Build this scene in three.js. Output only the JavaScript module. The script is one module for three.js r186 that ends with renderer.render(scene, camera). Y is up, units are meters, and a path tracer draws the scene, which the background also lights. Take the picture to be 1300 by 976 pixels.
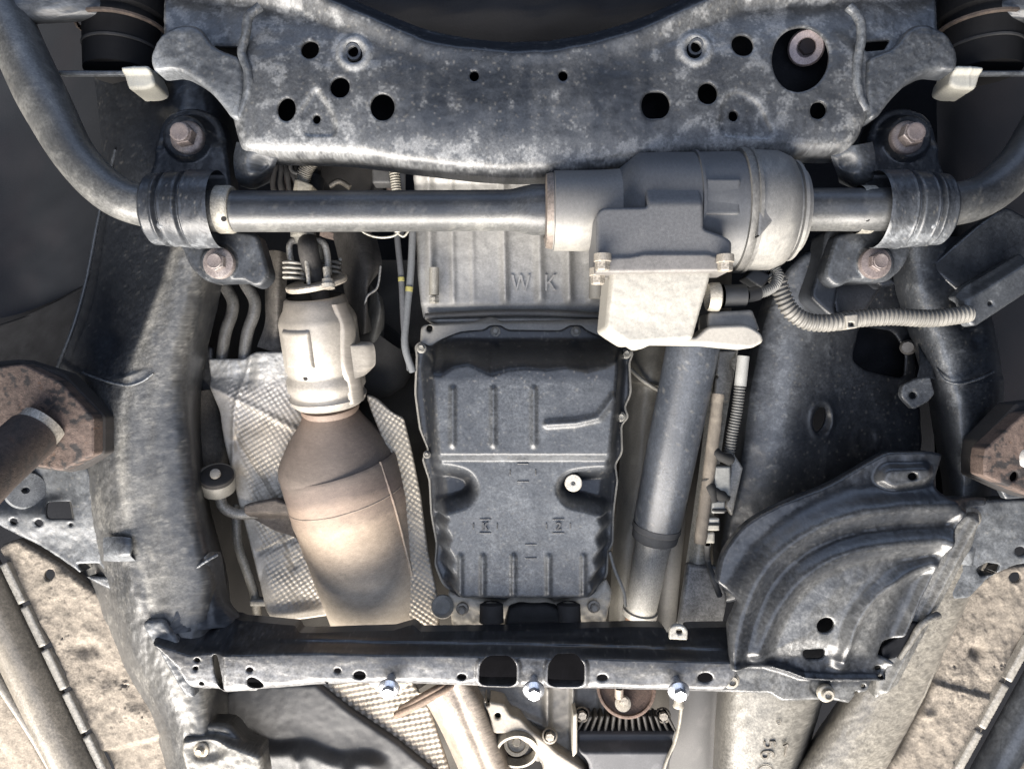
import * as THREE from 'three';
import { mergeGeometries } from 'three/addons/utils/BufferGeometryUtils.js';
import { ImprovedNoise } from 'three/addons/math/ImprovedNoise.js';
import { FontLoader } from 'three/addons/loaders/FontLoader.js';
import { TextGeometry } from 'three/addons/geometries/TextGeometry.js';

/* ---------- camera, light, exposure ---------- */
const S = 0.0012, D = 1.125, EYE = 0.55, TOP = EYE + D;      // metres per photo pixel at the frame's plane, camera distance, heights
const scene = new THREE.Scene();
scene.background = new THREE.Color(0x000000);
const camera = new THREE.PerspectiveCamera(2 * Math.atan(488 * S / D) * 180 / Math.PI, 4 / 3, 0.02, 60);
camera.position.set(0, EYE, 0); camera.up.set(0, 0, 1); camera.lookAt(0, TOP, 0);
const renderer = new THREE.WebGLRenderer({ antialias: true });
renderer.toneMapping = THREE.LinearToneMapping; renderer.toneMappingExposure = 1.12;
renderer.shadowMap.enabled = true;
function areaLight(color, power, w, h, pos, target) {
  const l = new THREE.RectAreaLight(color, power, w, h);
  l.position.set(...pos); l.lookAt(...target); scene.add(l); return l;
}
areaLight(0xfff8f0, 30, 4.2, 1.6, [-0.7, 0.42, -2.5], [0, TOP + 0.1, 0.1]);  // open bay door behind the vehicle, to the left
areaLight(0xc2d8ff, 2.2, 5.0, 1.5, [0, 0.2, 3.4], [0, TOP, 0]);               // added fill lamp from the front, cooler and weaker
areaLight(0xd4e2ff, 2.3, 3.2, 3.2, [0, -1.6, -0.3], [0, TOP, 0.1]);           // added fill lamp below, in place of bounce from the floor

/* ---------- frame of reference: u right, v forward, w down towards the eye (w = 0 at the frame rails) ---------- */
const V3 = THREE.Vector3;
const at = (px, py, w = 0) => { const k = S * (D - w) / D; return new V3((px - 650) * k, (488 - py) * k, w); };
const PX = (p) => { const k = S * (D - p.z) / D; return [650 + p.x / k, 488 - p.y / k]; };
const clamp = (x, a = 0, b = 1) => Math.min(b, Math.max(a, x));
const ss = (a, b, x) => { const t = clamp((x - a) / (b - a)); return t * t * (3 - 2 * t); };
const mix = (a, b, t) => a + (b - a) * t;
const IN = new ImprovedNoise();
const nz = (x, y, z) => IN.noise(x + 31.7, y + 17.3, z + 53.1);
const fbm = (x, y, z, o = 3) => { let a = 0, s = 1; for (let i = 0; i < o; i++) { a += s * nz(x, y, z); x *= 2.13; y *= 2.13; z *= 2.13; s *= 0.55; } return a; };
let seedState = 7;
const rnd = () => { seedState = (seedState * 16807) % 2147483647; return seedState / 2147483647; };

/* ---------- surface colour (wear, dust, rust) as vertex colour; fine grain as a texture ---------- */
function grain(size, seed, fn) {
  const d = new Uint8Array(size * size * 4);
  const per = (x, y, f, z) => { // tileable noise
    const u = x / size, v = y / size, a = (X, Y) => nz(X * f, Y * f, z + seed);
    return a(u, v) * (1 - u) * (1 - v) + a(u + 1, v) * u * (1 - v) + a(u, v + 1) * (1 - u) * v + a(u + 1, v + 1) * u * v; };
  for (let y = 0; y < size; y++) for (let x = 0; x < size; x++) {
    const g = clamp(fn(x, y, per)) * 255, i = (y * size + x) * 4; d[i] = d[i + 1] = d[i + 2] = g; d[i + 3] = 255; }
  return d;
}
function tex(data, size, srgb, rep) {
  const t = new THREE.DataTexture(data, size, size); t.wrapS = t.wrapT = THREE.RepeatWrapping;
  t.magFilter = THREE.LinearFilter; t.minFilter = THREE.LinearMipmapLinearFilter; t.generateMipmaps = true;
  t.repeat.set(rep, rep); if (srgb) t.colorSpace = THREE.SRGBColorSpace; t.needsUpdate = true; return t;
}
const gFine = grain(512, 3, (x, y, n) => 0.80 + 0.22 * n(x, y, 70, 0) + 0.2 * n(x, y, 170, 3) + 0.1 * n(x, y, 26, 7));
for (let k = 0; k < 120; k++) { // scratches and specks
  let x = rnd() * 512, y = rnd() * 512; const a = rnd() * 6.28, L = 6 + rnd() * 46, b = 14 + rnd() * 26, s = rnd() < 0.5 ? 1 : -1;
  for (let i = 0; i < L; i++) { const X = (x + Math.cos(a) * i) & 511, Y = (y + Math.sin(a) * i) & 511, q = (Y * 512 + X) * 4; const v = clamp(gFine[q] + s * b, 0, 255); gFine[q] = gFine[q + 1] = gFine[q + 2] = v; }
}
const gCast = grain(512, 9, (x, y, n) => 0.84 + 0.15 * n(x, y, 190, 1) + 0.1 * n(x, y, 50, 4));
const gMud = grain(512, 15, (x, y, n) => 0.76 + 0.2 * n(x, y, 30, 2) + 0.2 * n(x, y, 80, 5) + 0.16 * n(x, y, 190, 8));
const mats = {};
function mat(name, g, rep, rough, metal, bump, extra = {}) {
  const P = extra.phys ? THREE.MeshPhysicalMaterial : THREE.MeshStandardMaterial; delete extra.phys;
  mats[name] = new P({ name, vertexColors: true, roughness: rough, metalness: metal, side: THREE.DoubleSide,
    map: tex(g, 512, true, rep), bumpMap: tex(g, 512, false, rep), bumpScale: bump, ...extra });
  return mats[name];
}
const M = {
  paint: mat('worn_black_paint', gFine, 3.3, 0.4, 0.0, 0.0004),
  gloss: mat('semi_gloss_black_paint', gFine, 2.4, 0.3, 0.0, 0.0003),
  alum: mat('cast_aluminium', gCast, 5, 0.55, 0.1, 0.0003),
  steel: mat('bare_steel', gFine, 4, 0.5, 0.2, 0.0003),
  zinc: mat('zinc_plated_steel', gFine, 6, 0.22, 0.75, 0.0002),
  rust: mat('rusty_steel', gMud, 6, 0.8, 0.0, 0.0012),
  mud: mat('dried_mud', gMud, 4, 0.95, 0.0, 0.001),
  foil: mat('heat_shield_aluminium', gCast, 5, 0.48, 0.3, 0.0005),
  plastic: mat('matt_black_plastic', gCast, 8, 0.6, 0.0, 0.0004),
  heated: mat('heat_stained_steel', gCast, 4, 0.66, 0.1, 0.0003),
  cavity: mat('unlit_cavity_black', gCast, 6, 1, 0, 0.0004, { phys: true, specularIntensity: 0.08 }),
  liner: mat('moulded_liner_plastic', gCast, 8, 0.8, 0, 0.0004, { phys: true, specularIntensity: 0.35 }),
  dull: mat('dull_rubber', gCast, 6, 0.85, 0.0, 0.0006),
};
const lerp3 = (a, b, t) => [mix(a[0], b[0], t), mix(a[1], b[1], t), mix(a[2], b[2], t)];
const BLACK = [0.017, 0.0205, 0.027], DUST = [0.27, 0.285, 0.3], TAN = [0.40, 0.33, 0.25];
let paintSeed = 0;
// dusty paint: a base colour under patches and streaks of road dust
function grime({ base = BLACK, dust = DUST, amt = 0.25, big = 9, A = 0.5, B = 0.35, C = 0.35, streak = [70, 12, 12], E = 0.25, zone, spots = 0, patch = 0.55 } = {}) {
  const s = (paintSeed += 3.71);
  return (p, n) => {
    const a = fbm(p.x * big + s, p.y * big, p.z * big, 2), b = fbm(p.x * big * 4 + 0.8 * a, p.y * big * 4 + s, p.z * big * 4, 4), c = nz(p.x * 300, p.y * 300 + s, p.z * 300), f = nz(p.x * 520 + s, p.y * 520, p.z * 520);
    const e = nz(p.x * streak[0] + s, p.y * streak[1], p.z * streak[2]);
    let m = amt + 0.3 * A * a + 0.25 * E * e;
    if (zone) { const [x, y] = PX(p); m += zone(x, y, p, n); }
    if (base[0] < 0.021) m *= 0.84;
    const th = mix(0.95, -0.75, clamp(m)), q = b * (0.6 + 0.8 * B) + 0.45 * C * c + 0.3 * C * f;
    const film = clamp(m * (1.05 - 0.3 * patch) + 0.06 * a + 0.05 * patch * b + 0.05 * C * c), crisp = ss(th - 0.16, th + 0.16, q);
    const sc = nz(p.x * 46 + p.y * 260 + s, p.y * 40 - p.x * 90, p.z * 90 + s), sd = nz(p.x * 280 - p.y * 70 + s, p.y * 44, p.z * 80), gate = ss(0.05, 0.4, b + 0.3 * a);
    const scr = (ss(0.035, 0, Math.abs(sc)) * 0.6 + ss(0.03, 0, Math.abs(sd)) * 0.6) * gate;
    m = clamp(film * 0.8 + 0.34 * patch * crisp * (0.5 + C) + 0.2 * C * scr, 0.02, 1);
    let col = lerp3(base, dust, m);
    if (spots) { const q = nz(p.x * 210 + s, p.y * 210, p.z * 210); if (q > 0.42) col = lerp3(col, [0.45, 0.42, 0.36], spots * 0.6 * ss(0.42, 0.62, q)); }
    return col;
  };
}
const flat = (c, v = 0.12, f = 40) => { const s = (paintSeed += 2.13); return (p) => { const a = 1 + v * 1.6 * fbm(p.x * f + s, p.y * f, p.z * f); return [c[0] * a, c[1] * a, c[2] * a]; }; };

/* ---------- geometry helpers ---------- */
function geo(pos, idx, uv, nrm) {
  const g = new THREE.BufferGeometry();
  g.setAttribute('position', new THREE.Float32BufferAttribute(pos, 3)); g.setIndex(idx);
  g.setAttribute('uv', new THREE.Float32BufferAttribute(uv, 2));
  if (nrm) g.setAttribute('normal', new THREE.Float32BufferAttribute(nrm, 3)); else g.computeVertexNormals();
  return g;
}
function rc(pts, R = 0) { // polygon with rounded corners, [x, y, r]
  const out = [], n = pts.length;
  for (let i = 0; i < n; i++) {
    const p = pts[i], a = pts[(i + n - 1) % n], b = pts[(i + 1) % n], r = p[2] ?? R;
    const la = Math.hypot(a[0] - p[0], a[1] - p[1]), lb = Math.hypot(b[0] - p[0], b[1] - p[1]), t = Math.min(r, la * 0.49, lb * 0.49);
    if (t < 0.4) { out.push([p[0], p[1]]); continue; }
    const A = [p[0] + (a[0] - p[0]) / la * t, p[1] + (a[1] - p[1]) / la * t], B = [p[0] + (b[0] - p[0]) / lb * t, p[1] + (b[1] - p[1]) / lb * t];
    for (let k = 0; k <= 5; k++) { const s = k / 5; out.push([mix(mix(A[0], p[0], s), mix(p[0], B[0], s), s), mix(mix(A[1], p[1], s), mix(p[1], B[1], s), s)]); }
  }
  return out;
}
function sdf(poly) { // signed distance, positive inside
  const n = poly.length;
  return (x, y) => {
    let m = 1e9, c = false;
    for (let i = 0, j = n - 1; i < n; j = i++) {
      const ax = poly[i][0], ay = poly[i][1], bx = poly[j][0], by = poly[j][1], ex = bx - ax, ey = by - ay, wx = x - ax, wy = y - ay;
      const t = clamp((wx * ex + wy * ey) / (ex * ex + ey * ey + 1e-9)), dx = wx - ex * t, dy = wy - ey * t;
      m = Math.min(m, dx * dx + dy * dy);
      if ((ay > y) !== (by > y) && x < (bx - ax) * (y - ay) / (by - ay) + ax) c = !c;
    }
    return c ? Math.sqrt(m) : -Math.sqrt(m);
  };
}
function line(pts) { // distance to an open line
  return (x, y) => { let m = 1e9; for (let i = 1; i < pts.length; i++) {
    const ax = pts[i - 1][0], ay = pts[i - 1][1], ex = pts[i][0] - ax, ey = pts[i][1] - ay, t = clamp(((x - ax) * ex + (y - ay) * ey) / (ex * ex + ey * ey + 1e-9));
    m = Math.min(m, Math.hypot(x - ax - ex * t, y - ay - ey * t)); } return m; };
}
function curve2(pts, n = 40) { const c = new THREE.CatmullRomCurve3(pts.map(p => new V3(p[0], p[1], 0))); return c.getPoints(n).map(p => [p.x, p.y]); }
const ell = ([cx, cy, rx, ry = rx, rot = 0]) => { const c = Math.cos(rot), s = Math.sin(rot); return (x, y) => { const dx = x - cx, dy = y - cy; return (Math.hypot((dx * c + dy * s) / rx, (dy * c - dx * s) / ry) - 1) * Math.min(rx, ry); }; };
const inEll = (e) => { const f = ell(e); return (x, y) => -f(x, y); };
const at1 = (pts) => (x) => { // piecewise-linear table
  if (x <= pts[0][0]) return pts[0][1]; for (let i = 1; i < pts.length; i++) if (x <= pts[i][0]) return mix(pts[i - 1][1], pts[i][1], (x - pts[i - 1][0]) / (pts[i][0] - pts[i - 1][0])); return pts[pts.length - 1][1]; };
// pressed sheet metal: an outline with holes, a height over it, rounded edges and a folded-down rim
function stamped({ o, holes = [], w = 0, h, cell = 2.5, depth = 0.008, edge = 2, hd = Math.min(depth, 0.004) }) {
  const k = S * (D - w) / D, so = sdf(o), sh = holes.map(H => (typeof H[0] === 'number' ? ell(H) : ((f) => (x, y) => -f(x, y))(sdf(H))));
  const parts = (x, y) => { const a = so(x, y); let b = 1e9; for (const f of sh) b = Math.min(b, f(x, y)); return [a, b]; };
  const f = (x, y) => { const [a, b] = parts(x, y); return Math.min(a, b); };
  const Z = (x, y) => { const [a, b] = parts(x, y); let z = w + (h ? h(x, y, a, b) : 0);
    const t = 1 - clamp(a / (edge || 1)); if (edge) z -= edge * k * (1 - Math.sqrt(Math.max(0, 1 - t * t)));
    const t2 = 1 - clamp(b / 1.5); z -= 1.5 * k * (1 - Math.sqrt(Math.max(0, 1 - t2 * t2))); return z; };
  let x0 = 1e9, y0 = 1e9, x1 = -1e9, y1 = -1e9; for (const p of o) { x0 = Math.min(x0, p[0]); x1 = Math.max(x1, p[0]); y0 = Math.min(y0, p[1]); y1 = Math.max(y1, p[1]); }
  x0 -= cell * 1.03; y0 -= cell * 1.07; const nx = Math.ceil((x1 - x0) / cell) + 2, ny = Math.ceil((y1 - y0) / cell) + 2;
  const dd = new Float32Array(nx * ny); for (let j = 0; j < ny; j++) for (let i = 0; i < nx; i++) dd[j * nx + i] = f(x0 + i * cell, y0 + j * cell);
  const XY = [], pos = [], uv = [], idx = [], seg = [], gm = new Map(), em = new Map();
  const add = (x, y) => { XY.push([x, y]); const z = Z(x, y), u = (x - 650) * k, v = (488 - y) * k; pos.push(u, v, z); uv.push(u, v); return XY.length - 1; };
  const gv = (q) => { let r = gm.get(q); if (r === undefined) { r = add(x0 + (q % nx) * cell, y0 + Math.floor(q / nx) * cell); gm.set(q, r); } return r; };
  const ev = (a, b) => { if (a > b) [a, b] = [b, a]; const key = a * nx * ny + b; let r = em.get(key); if (r === undefined) {
    const t = dd[a] / (dd[a] - dd[b]), ax = x0 + (a % nx) * cell, ay = y0 + Math.floor(a / nx) * cell, bx = x0 + (b % nx) * cell, by = y0 + Math.floor(b / nx) * cell;
    r = add(mix(ax, bx, t), mix(ay, by, t)); em.set(key, r); } return r; };
  const tri = (a, b, c) => {
    const q = [a, b, c], ins = q.map(i => dd[i] > 0), n = ins[0] + ins[1] + ins[2];
    if (!n) return; if (n === 3) { idx.push(gv(a), gv(b), gv(c)); return; }
    const out = [], cut = []; for (let i = 0; i < 3; i++) { const s = q[i], e = q[(i + 1) % 3]; if (dd[s] > 0) out.push(gv(s)); if ((dd[s] > 0) !== (dd[e] > 0)) { const r = ev(s, e); out.push(r); cut.push(r); } }
    for (let i = 2; i < out.length; i++) idx.push(out[0], out[i - 1], out[i]); seg.push(cut);
  };
  for (let j = 0; j < ny - 1; j++) for (let i = 0; i < nx - 1; i++) { const a = j * nx + i, b = a + 1, c = a + nx, d = c + 1; if (dd[a] <= 0 && dd[b] <= 0 && dd[c] <= 0 && dd[d] <= 0) continue;
    if ((i + j) & 1) { tri(a, c, b); tri(b, c, d); } else { tri(a, c, d); tri(a, d, b); } }
  const gs = [geo(pos, idx, uv)];
  if (depth > 0 && seg.length) {
    const sp = [], si = [], su = [], sn = [];
    for (const [i, j] of seg) { const b = sp.length / 3;
      for (const q of [i, j]) { const [x, y] = XY[q], e = 0.4; let gx = f(x - e, y) - f(x + e, y), gy = f(x, y + e) - f(x, y - e); const l = Math.hypot(gx, gy) || 1; gx /= l; gy /= l;
        const [oa, ob] = parts(x, y);
        for (const z of [pos[q * 3 + 2], pos[q * 3 + 2] - (ob < oa ? hd : depth)]) { sp.push(pos[q * 3], pos[q * 3 + 1], z); su.push(pos[q * 3] + pos[q * 3 + 1], z); sn.push(gx, gy, 0); } }
      const ex = sp[b * 3 + 6] - sp[b * 3], ey = sp[b * 3 + 7] - sp[b * 3 + 1]; // keep every facet facing outwards
      if (-ey * sn[b * 3] + ex * sn[b * 3 + 1] > 0) si.push(b, b + 2, b + 1, b + 1, b + 2, b + 3); else si.push(b, b + 1, b + 2, b + 1, b + 3, b + 2); }
    gs.push(geo(sp, si, su, sn));
  }
  return mergeGeometries(gs);
}
const cr = (a, b, c, d, t) => 0.5 * (2 * b + (c - a) * t + (2 * a - 5 * b + 4 * c - d) * t * t + (3 * b - a - 3 * c + d) * t * t * t);
// smooth skin through rows of measured points [px, py, w]
function loft(rows, { nu = 14, nv = 14, bump } = {}) {
  const P = rows.map(r => r.map(p => p.isVector3 ? p : at(...p))), R = P.length, C = P[0].length, W = (C - 1) * nu + 1, H = (R - 1) * nv + 1, pos = [], uv = [], idx = [];
  const g = (r, c) => P[clamp(r, 0, R - 1)][clamp(c, 0, C - 1)];
  const ext = (r, c, k) => { // mirrored ends
    if (r < 0) return 2 * ext(0, c, k) - ext(1, c, k); if (r > R - 1) return 2 * ext(R - 1, c, k) - ext(R - 2, c, k);
    if (c < 0) return 2 * ext(r, 0, k) - ext(r, 1, k); if (c > C - 1) return 2 * ext(r, C - 1, k) - ext(r, C - 2, k);
    return g(r, c).getComponent(k); };
  for (let j = 0; j < H; j++) { const r = Math.min(Math.floor(j / nv), R - 2), t = j / nv - r;
    for (let i = 0; i < W; i++) { const c = Math.min(Math.floor(i / nu), C - 2), s = i / nu - c, q = [0, 1, 2].map(k => { const e = [-1, 0, 1, 2].map(dr => cr(ext(r + dr, c - 1, k), ext(r + dr, c, k), ext(r + dr, c + 1, k), ext(r + dr, c + 2, k), s)); return cr(...e, t); });
      if (bump) { const [x, y] = PX(new V3(...q)); q[2] += bump(x, y, i / (W - 1), j / (H - 1)); }
      pos.push(...q); uv.push(q[0] + q[2], q[1]); } }
  for (let j = 0; j < H - 1; j++) for (let i = 0; i < W - 1; i++) { const a = j * W + i; idx.push(a, a + W, a + 1, a + 1, a + W, a + W + 1); }
  return geo(pos, idx, uv);
}
// tube along measured points; radius in photo pixels at the frame's plane, may vary along t and round the angle
function sweep(pts, r, { seg = 18, n = 0, caps = true, flatten = 1, closed = false } = {}) {
  const c = new THREE.CatmullRomCurve3(pts.map(p => p.isVector3 ? p : at(...p)), closed, 'centripetal'), L = c.getLength(), N = n || Math.max(6, Math.round(L / 0.006));
  const fr = c.computeFrenetFrames(N, closed), pos = [], uv = [], idx = [], rf = typeof r === 'function' ? r : () => r;
  for (let i = 0; i <= N; i++) { const t = i / N, p = c.getPointAt(t);
    for (let j = 0; j <= seg; j++) { const a = (j % seg) / seg * Math.PI * 2, R = rf(t, a) * S, q = p.clone().addScaledVector(fr.normals[i], Math.cos(a) * R).addScaledVector(fr.binormals[i], Math.sin(a) * R * flatten);
      pos.push(q.x, q.y, q.z); uv.push(t * L, j / seg * 2 * Math.PI * rf(t, 0) * S); } }
  const W = seg + 1; for (let i = 0; i < N; i++) for (let j = 0; j < seg; j++) { const a = i * W + j; idx.push(a, a + 1, a + W, a + 1, a + W + 1, a + W); }
  const g = geo(pos, idx, uv), nn = g.attributes.normal;
  for (let i = 0; i <= N; i++) { const a = i * W, b = a + seg, m = new V3().fromBufferAttribute(nn, a).add(new V3().fromBufferAttribute(nn, b)).normalize(); nn.setXYZ(a, m.x, m.y, m.z); nn.setXYZ(b, m.x, m.y, m.z); }
  const gs = [g];
  if (caps && !closed) for (const e of [0, N]) { const p = c.getPointAt(e / N), T = fr.tangents[e].clone().multiplyScalar(e ? 1 : -1), cp = [p.x, p.y, p.z], cu = [0, 0], cn = [T.x, T.y, T.z], ci = [];
    for (let j = 0; j <= seg; j++) { const q = (e * W + j) * 3; cp.push(pos[q], pos[q + 1], pos[q + 2]); cu.push(pos[q] - p.x, pos[q + 1] - p.y); cn.push(T.x, T.y, T.z); if (j < seg) ci.push(0, j + 1, j + 2); }
    gs.push(geo(cp, ci, cu, cn)); }
  return gs.length > 1 ? mergeGeometries(gs) : g;
}
// turned part: profile [metres along the axis from p0, radius in metres], creases kept sharp
function revolve(p0, p1, prof, seg = 40, sub = 1) {
  const A = p1.clone().sub(p0).normalize(), X = new V3(0.123, 0.4, 0.9).cross(A).normalize(), Y = A.clone().cross(X), pos = [], nr = [], uv = [], idx = [];
  const dirs = prof.slice(1).map((p, i) => { const dx = p[0] - prof[i][0], dr = p[1] - prof[i][1], l = Math.hypot(dx, dr) || 1; return [-dr / l, dx / l]; });
  for (let s = 0; s < dirs.length; s++) {
    const n0 = [...dirs[s]], n1 = [...dirs[s]];
    for (const [m, o] of [[n0, dirs[s - 1]], [n1, dirs[s + 1]]]) if (o && o[0] * dirs[s][0] + o[1] * dirs[s][1] > 0.72) { m[0] += o[0]; m[1] += o[1]; const l = Math.hypot(...m); m[0] /= l; m[1] /= l; }
    const cnt = Math.max(1, Math.ceil(Math.hypot(prof[s + 1][0] - prof[s][0], prof[s + 1][1] - prof[s][1]) / 0.004 * sub));
    const b = pos.length / 3;
    for (let q = 0; q <= cnt; q++) { const t = q / cnt, x = mix(prof[s][0], prof[s + 1][0], t), r = mix(prof[s][1], prof[s + 1][1], t), na = mix(n0[0], n1[0], t), nb = mix(n0[1], n1[1], t);
      for (let j = 0; j <= seg; j++) { const a = j / seg * Math.PI * 2, R = X.clone().multiplyScalar(Math.cos(a)).addScaledVector(Y, Math.sin(a)), P = p0.clone().addScaledVector(A, x).addScaledVector(R, r), n = A.clone().multiplyScalar(na).addScaledVector(R, nb).normalize();
        pos.push(P.x, P.y, P.z); nr.push(n.x, n.y, n.z); uv.push(j / seg * 2 * Math.PI * 0.05, x + r); } }
    for (let q = 0; q < cnt; q++) for (let j = 0; j < seg; j++) { const a = b + q * (seg + 1) + j; idx.push(a, a + 1, a + seg + 1, a + 1, a + seg + 2, a + seg + 1); }
  }
  return geo(pos, idx, uv, nr);
}
function hex(p, axis, r, hgt, turn = 0.3) { // bevelled hexagonal head
  const sh = new THREE.Shape(); for (let i = 0; i < 6; i++) { const a = i / 6 * 6.2832 + turn, b = r * 0.93; i ? sh.lineTo(b * Math.cos(a), b * Math.sin(a)) : sh.moveTo(b * Math.cos(a), b * Math.sin(a)); } sh.closePath();
  const g = new THREE.ExtrudeGeometry(sh, { depth: hgt * 0.8, bevelEnabled: true, bevelThickness: hgt * 0.2, bevelSize: r * 0.07, bevelSegments: 2 });
  g.applyQuaternion(new THREE.Quaternion().setFromUnitVectors(new V3(0, 0, 1), axis.clone().normalize())); g.translate(p.x, p.y, p.z); return g;
}
function boltGeo(px, py, w, { F = 14, H = 9, hh = 0.011, axis = new V3(0, 0, 1), dish = 0.25, turn = 0.3, recess = 0 } = {}) { // flange bolt; F, H in photo pixels
  const k = S * (D - w) / D, p = at(px, py, w), f = F * k, r = H * k, q = p.clone().addScaledVector(axis, 1), t = f * dish;
  const gs = [revolve(p, q, [[-0.004, f], [t * 0.4, f], [t * 0.7, f * 0.95], [t, r * 1.02], [t, 0.0001]], 28)];
  if (recess) gs.push(revolve(p, q, [[t, r], [t + hh * 0.8, r], [t + hh, r * 0.9], [t + hh, r * 0.62], [t + hh * 0.35, r * 0.58], [t + hh * 0.35, 0.0001]], 24));
  else { gs.push(hex(p.clone().addScaledVector(axis, t * 0.6), axis, r, hh, turn)); gs.push(revolve(p.clone().addScaledVector(axis, t * 0.6 + hh * 1.2), q, [[0, r * 0.8], [0.0008, r * 0.72], [0.0002, r * 0.55], [0.0002, 0.0001]], 20)); }
  return gs;
}
function text(str, px, py, w, size, depth = 0.0015, rot = 0, font = fontBold) { // raised lettering, size in photo pixels
  const k = S * (D - w) / D, g = new TextGeometry(str, { font, size: size * k, depth, curveSegments: 6, bevelEnabled: true, bevelThickness: 0.0004, bevelSize: 0.0003, bevelSegments: 1 });
  g.computeBoundingBox(); const b = g.boundingBox; g.translate(-(b.min.x + b.max.x) / 2, -(b.min.y + b.max.y) / 2, 0); g.rotateZ(rot); const p = at(px, py, w); g.translate(p.x, p.y, p.z); return g;
}
const fontBold = await new FontLoader().loadAsync('fonts/droid/droid_sans_bold.typeface.json');
const fontReg = await new FontLoader().loadAsync('fonts/droid/droid_sans_regular.typeface.json');

/* ---------- things and parts ---------- */
const counts = {}, up = Math.PI / 2;
function unique(name) { counts[name] = (counts[name] ?? -1) + 1; return counts[name] ? `${name}_${String(counts[name]).padStart(3, '0')}` : name; }
function thing(name, label, category, b, group) {
  const o = new THREE.Group(); o.name = unique(name); const p = at(...b); o.rotation.x = up; o.position.set(p.x, TOP - p.z, p.y); scene.add(o); current = o;
  o.userData = { label, category }; if (group) o.userData.group = group; bases.set(o, p); return o;
}
const bases = new Map(); let current = null;
function clean(g) { if (!g.index) g.setIndex([...Array(g.attributes.position.count).keys()]); for (const k of Object.keys(g.attributes)) if (!['position', 'normal', 'uv'].includes(k)) g.deleteAttribute(k); return g; }
function part(name, gs, m, parent, paint, label) { // without a parent: a part of the thing begun last
  if (!parent || typeof parent === 'function') { label = paint; paint = parent; parent = current; }
  let g = mergeGeometries((Array.isArray(gs) ? gs.flat() : [gs]).map(clean));
  const P = g.attributes.position, N = g.attributes.normal, col = new Float32Array(P.count * 3), p = new V3(), n = new V3(), f = paint || flat([0.1, 0.1, 0.1]);
  for (let i = 0; i < P.count; i++) { p.fromBufferAttribute(P, i); n.fromBufferAttribute(N, i); const c = f(p, n); col[i * 3] = clamp(c[0]); col[i * 3 + 1] = clamp(c[1]); col[i * 3 + 2] = clamp(c[2]); }
  g.setAttribute('color', new THREE.BufferAttribute(col, 3));
  const b = bases.get(parent); g.translate(-b.x, -b.y, -b.z);
  const o = new THREE.Mesh(g, m); o.name = name; o.castShadow = o.receiveShadow = true; parent.add(o); bases.set(o, b); if (label) o.userData.label = label; return o;
}
function structure(name, gs, m, paint) { // part of the setting: one mesh
  const t = thing(name, '', '', [650, 488, 0]); scene.remove(t); const o = part(name, gs, m, t, paint); o.removeFromParent(); o.name = t.name; o.rotation.copy(t.rotation); o.position.copy(t.position); o.userData = { kind: 'structure' }; scene.add(o); return o;
}

/* ================= setting: what closes the view between the parts ================= */
const rect = (x0, y0, x1, y1, r = 4) => rc([[x0, y0], [x1, y0], [x1, y1], [x0, y1]], r);
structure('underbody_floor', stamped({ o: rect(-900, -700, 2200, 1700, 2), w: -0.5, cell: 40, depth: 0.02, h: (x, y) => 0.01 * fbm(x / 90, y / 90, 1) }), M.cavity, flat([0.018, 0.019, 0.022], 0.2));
// wheel housings at the two sides, dark moulded plastic
structure('wheel_housing_left', [
  loft([[[-120, -60, -0.22], [20, -60, -0.26], [110, -60, -0.2], [190, -60, -0.12]], [[-120, 120, -0.24], [10, 130, -0.3], [100, 150, -0.22], [165, 160, -0.13]],
    [[-120, 260, -0.22], [0, 280, -0.27], [80, 300, -0.2], [135, 300, -0.12]], [[-120, 420, -0.14], [0, 404, -0.2], [60, 385, -0.19], [108, 360, -0.12]]], { bump: (x, y) => 0.003 * fbm(x / 50, y / 60, 2) }),
  ],
  M.liner, grime({ base: [0.024, 0.027, 0.032], dust: [0.07, 0.052, 0.056], amt: 0.08, A: 0.4, B: 0.2, C: 0.1, E: 0.1 }));
structure('housing_flange_left', [loft([[[-120, 428, -0.15], [0, 412, -0.19], [108, 366, -0.13]], [[-120, 520, -0.26], [0, 470, -0.24], [90, 450, -0.2]], [[-120, 640, -0.3], [0, 600, -0.28], [100, 560, -0.25]]]), sweep([[-20, 420, -0.185], [40, 400, -0.18], [106, 365, -0.13]], 2.5, { seg: 8 })], M.cavity, flat([0.012, 0.0125, 0.014], 0.2));  // near-black colour keeps this lit face looking shaded
structure('wheel_housing_right', [
  loft([[[1195, -60, -0.14], [1260, -60, -0.22], [1420, -60, -0.24]], [[1190, 110, -0.16], [1250, 130, -0.26], [1420, 140, -0.28]], [[1190, 250, -0.16], [1255, 260, -0.24], [1420, 250, -0.26]], [[1180, 400, -0.18], [1270, 400, -0.24], [1420, 400, -0.26]],
    [[1190, 640, -0.2], [1270, 640, -0.24], [1420, 640, -0.26]]], { bump: (x, y) => 0.003 * fbm(x / 50, y / 60, 5) })],
  M.liner, grime({ base: [0.02, 0.022, 0.027], dust: [0.09, 0.07, 0.07], amt: 0.08, A: 0.4, B: 0.2, C: 0.1, E: 0.1 }));
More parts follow.
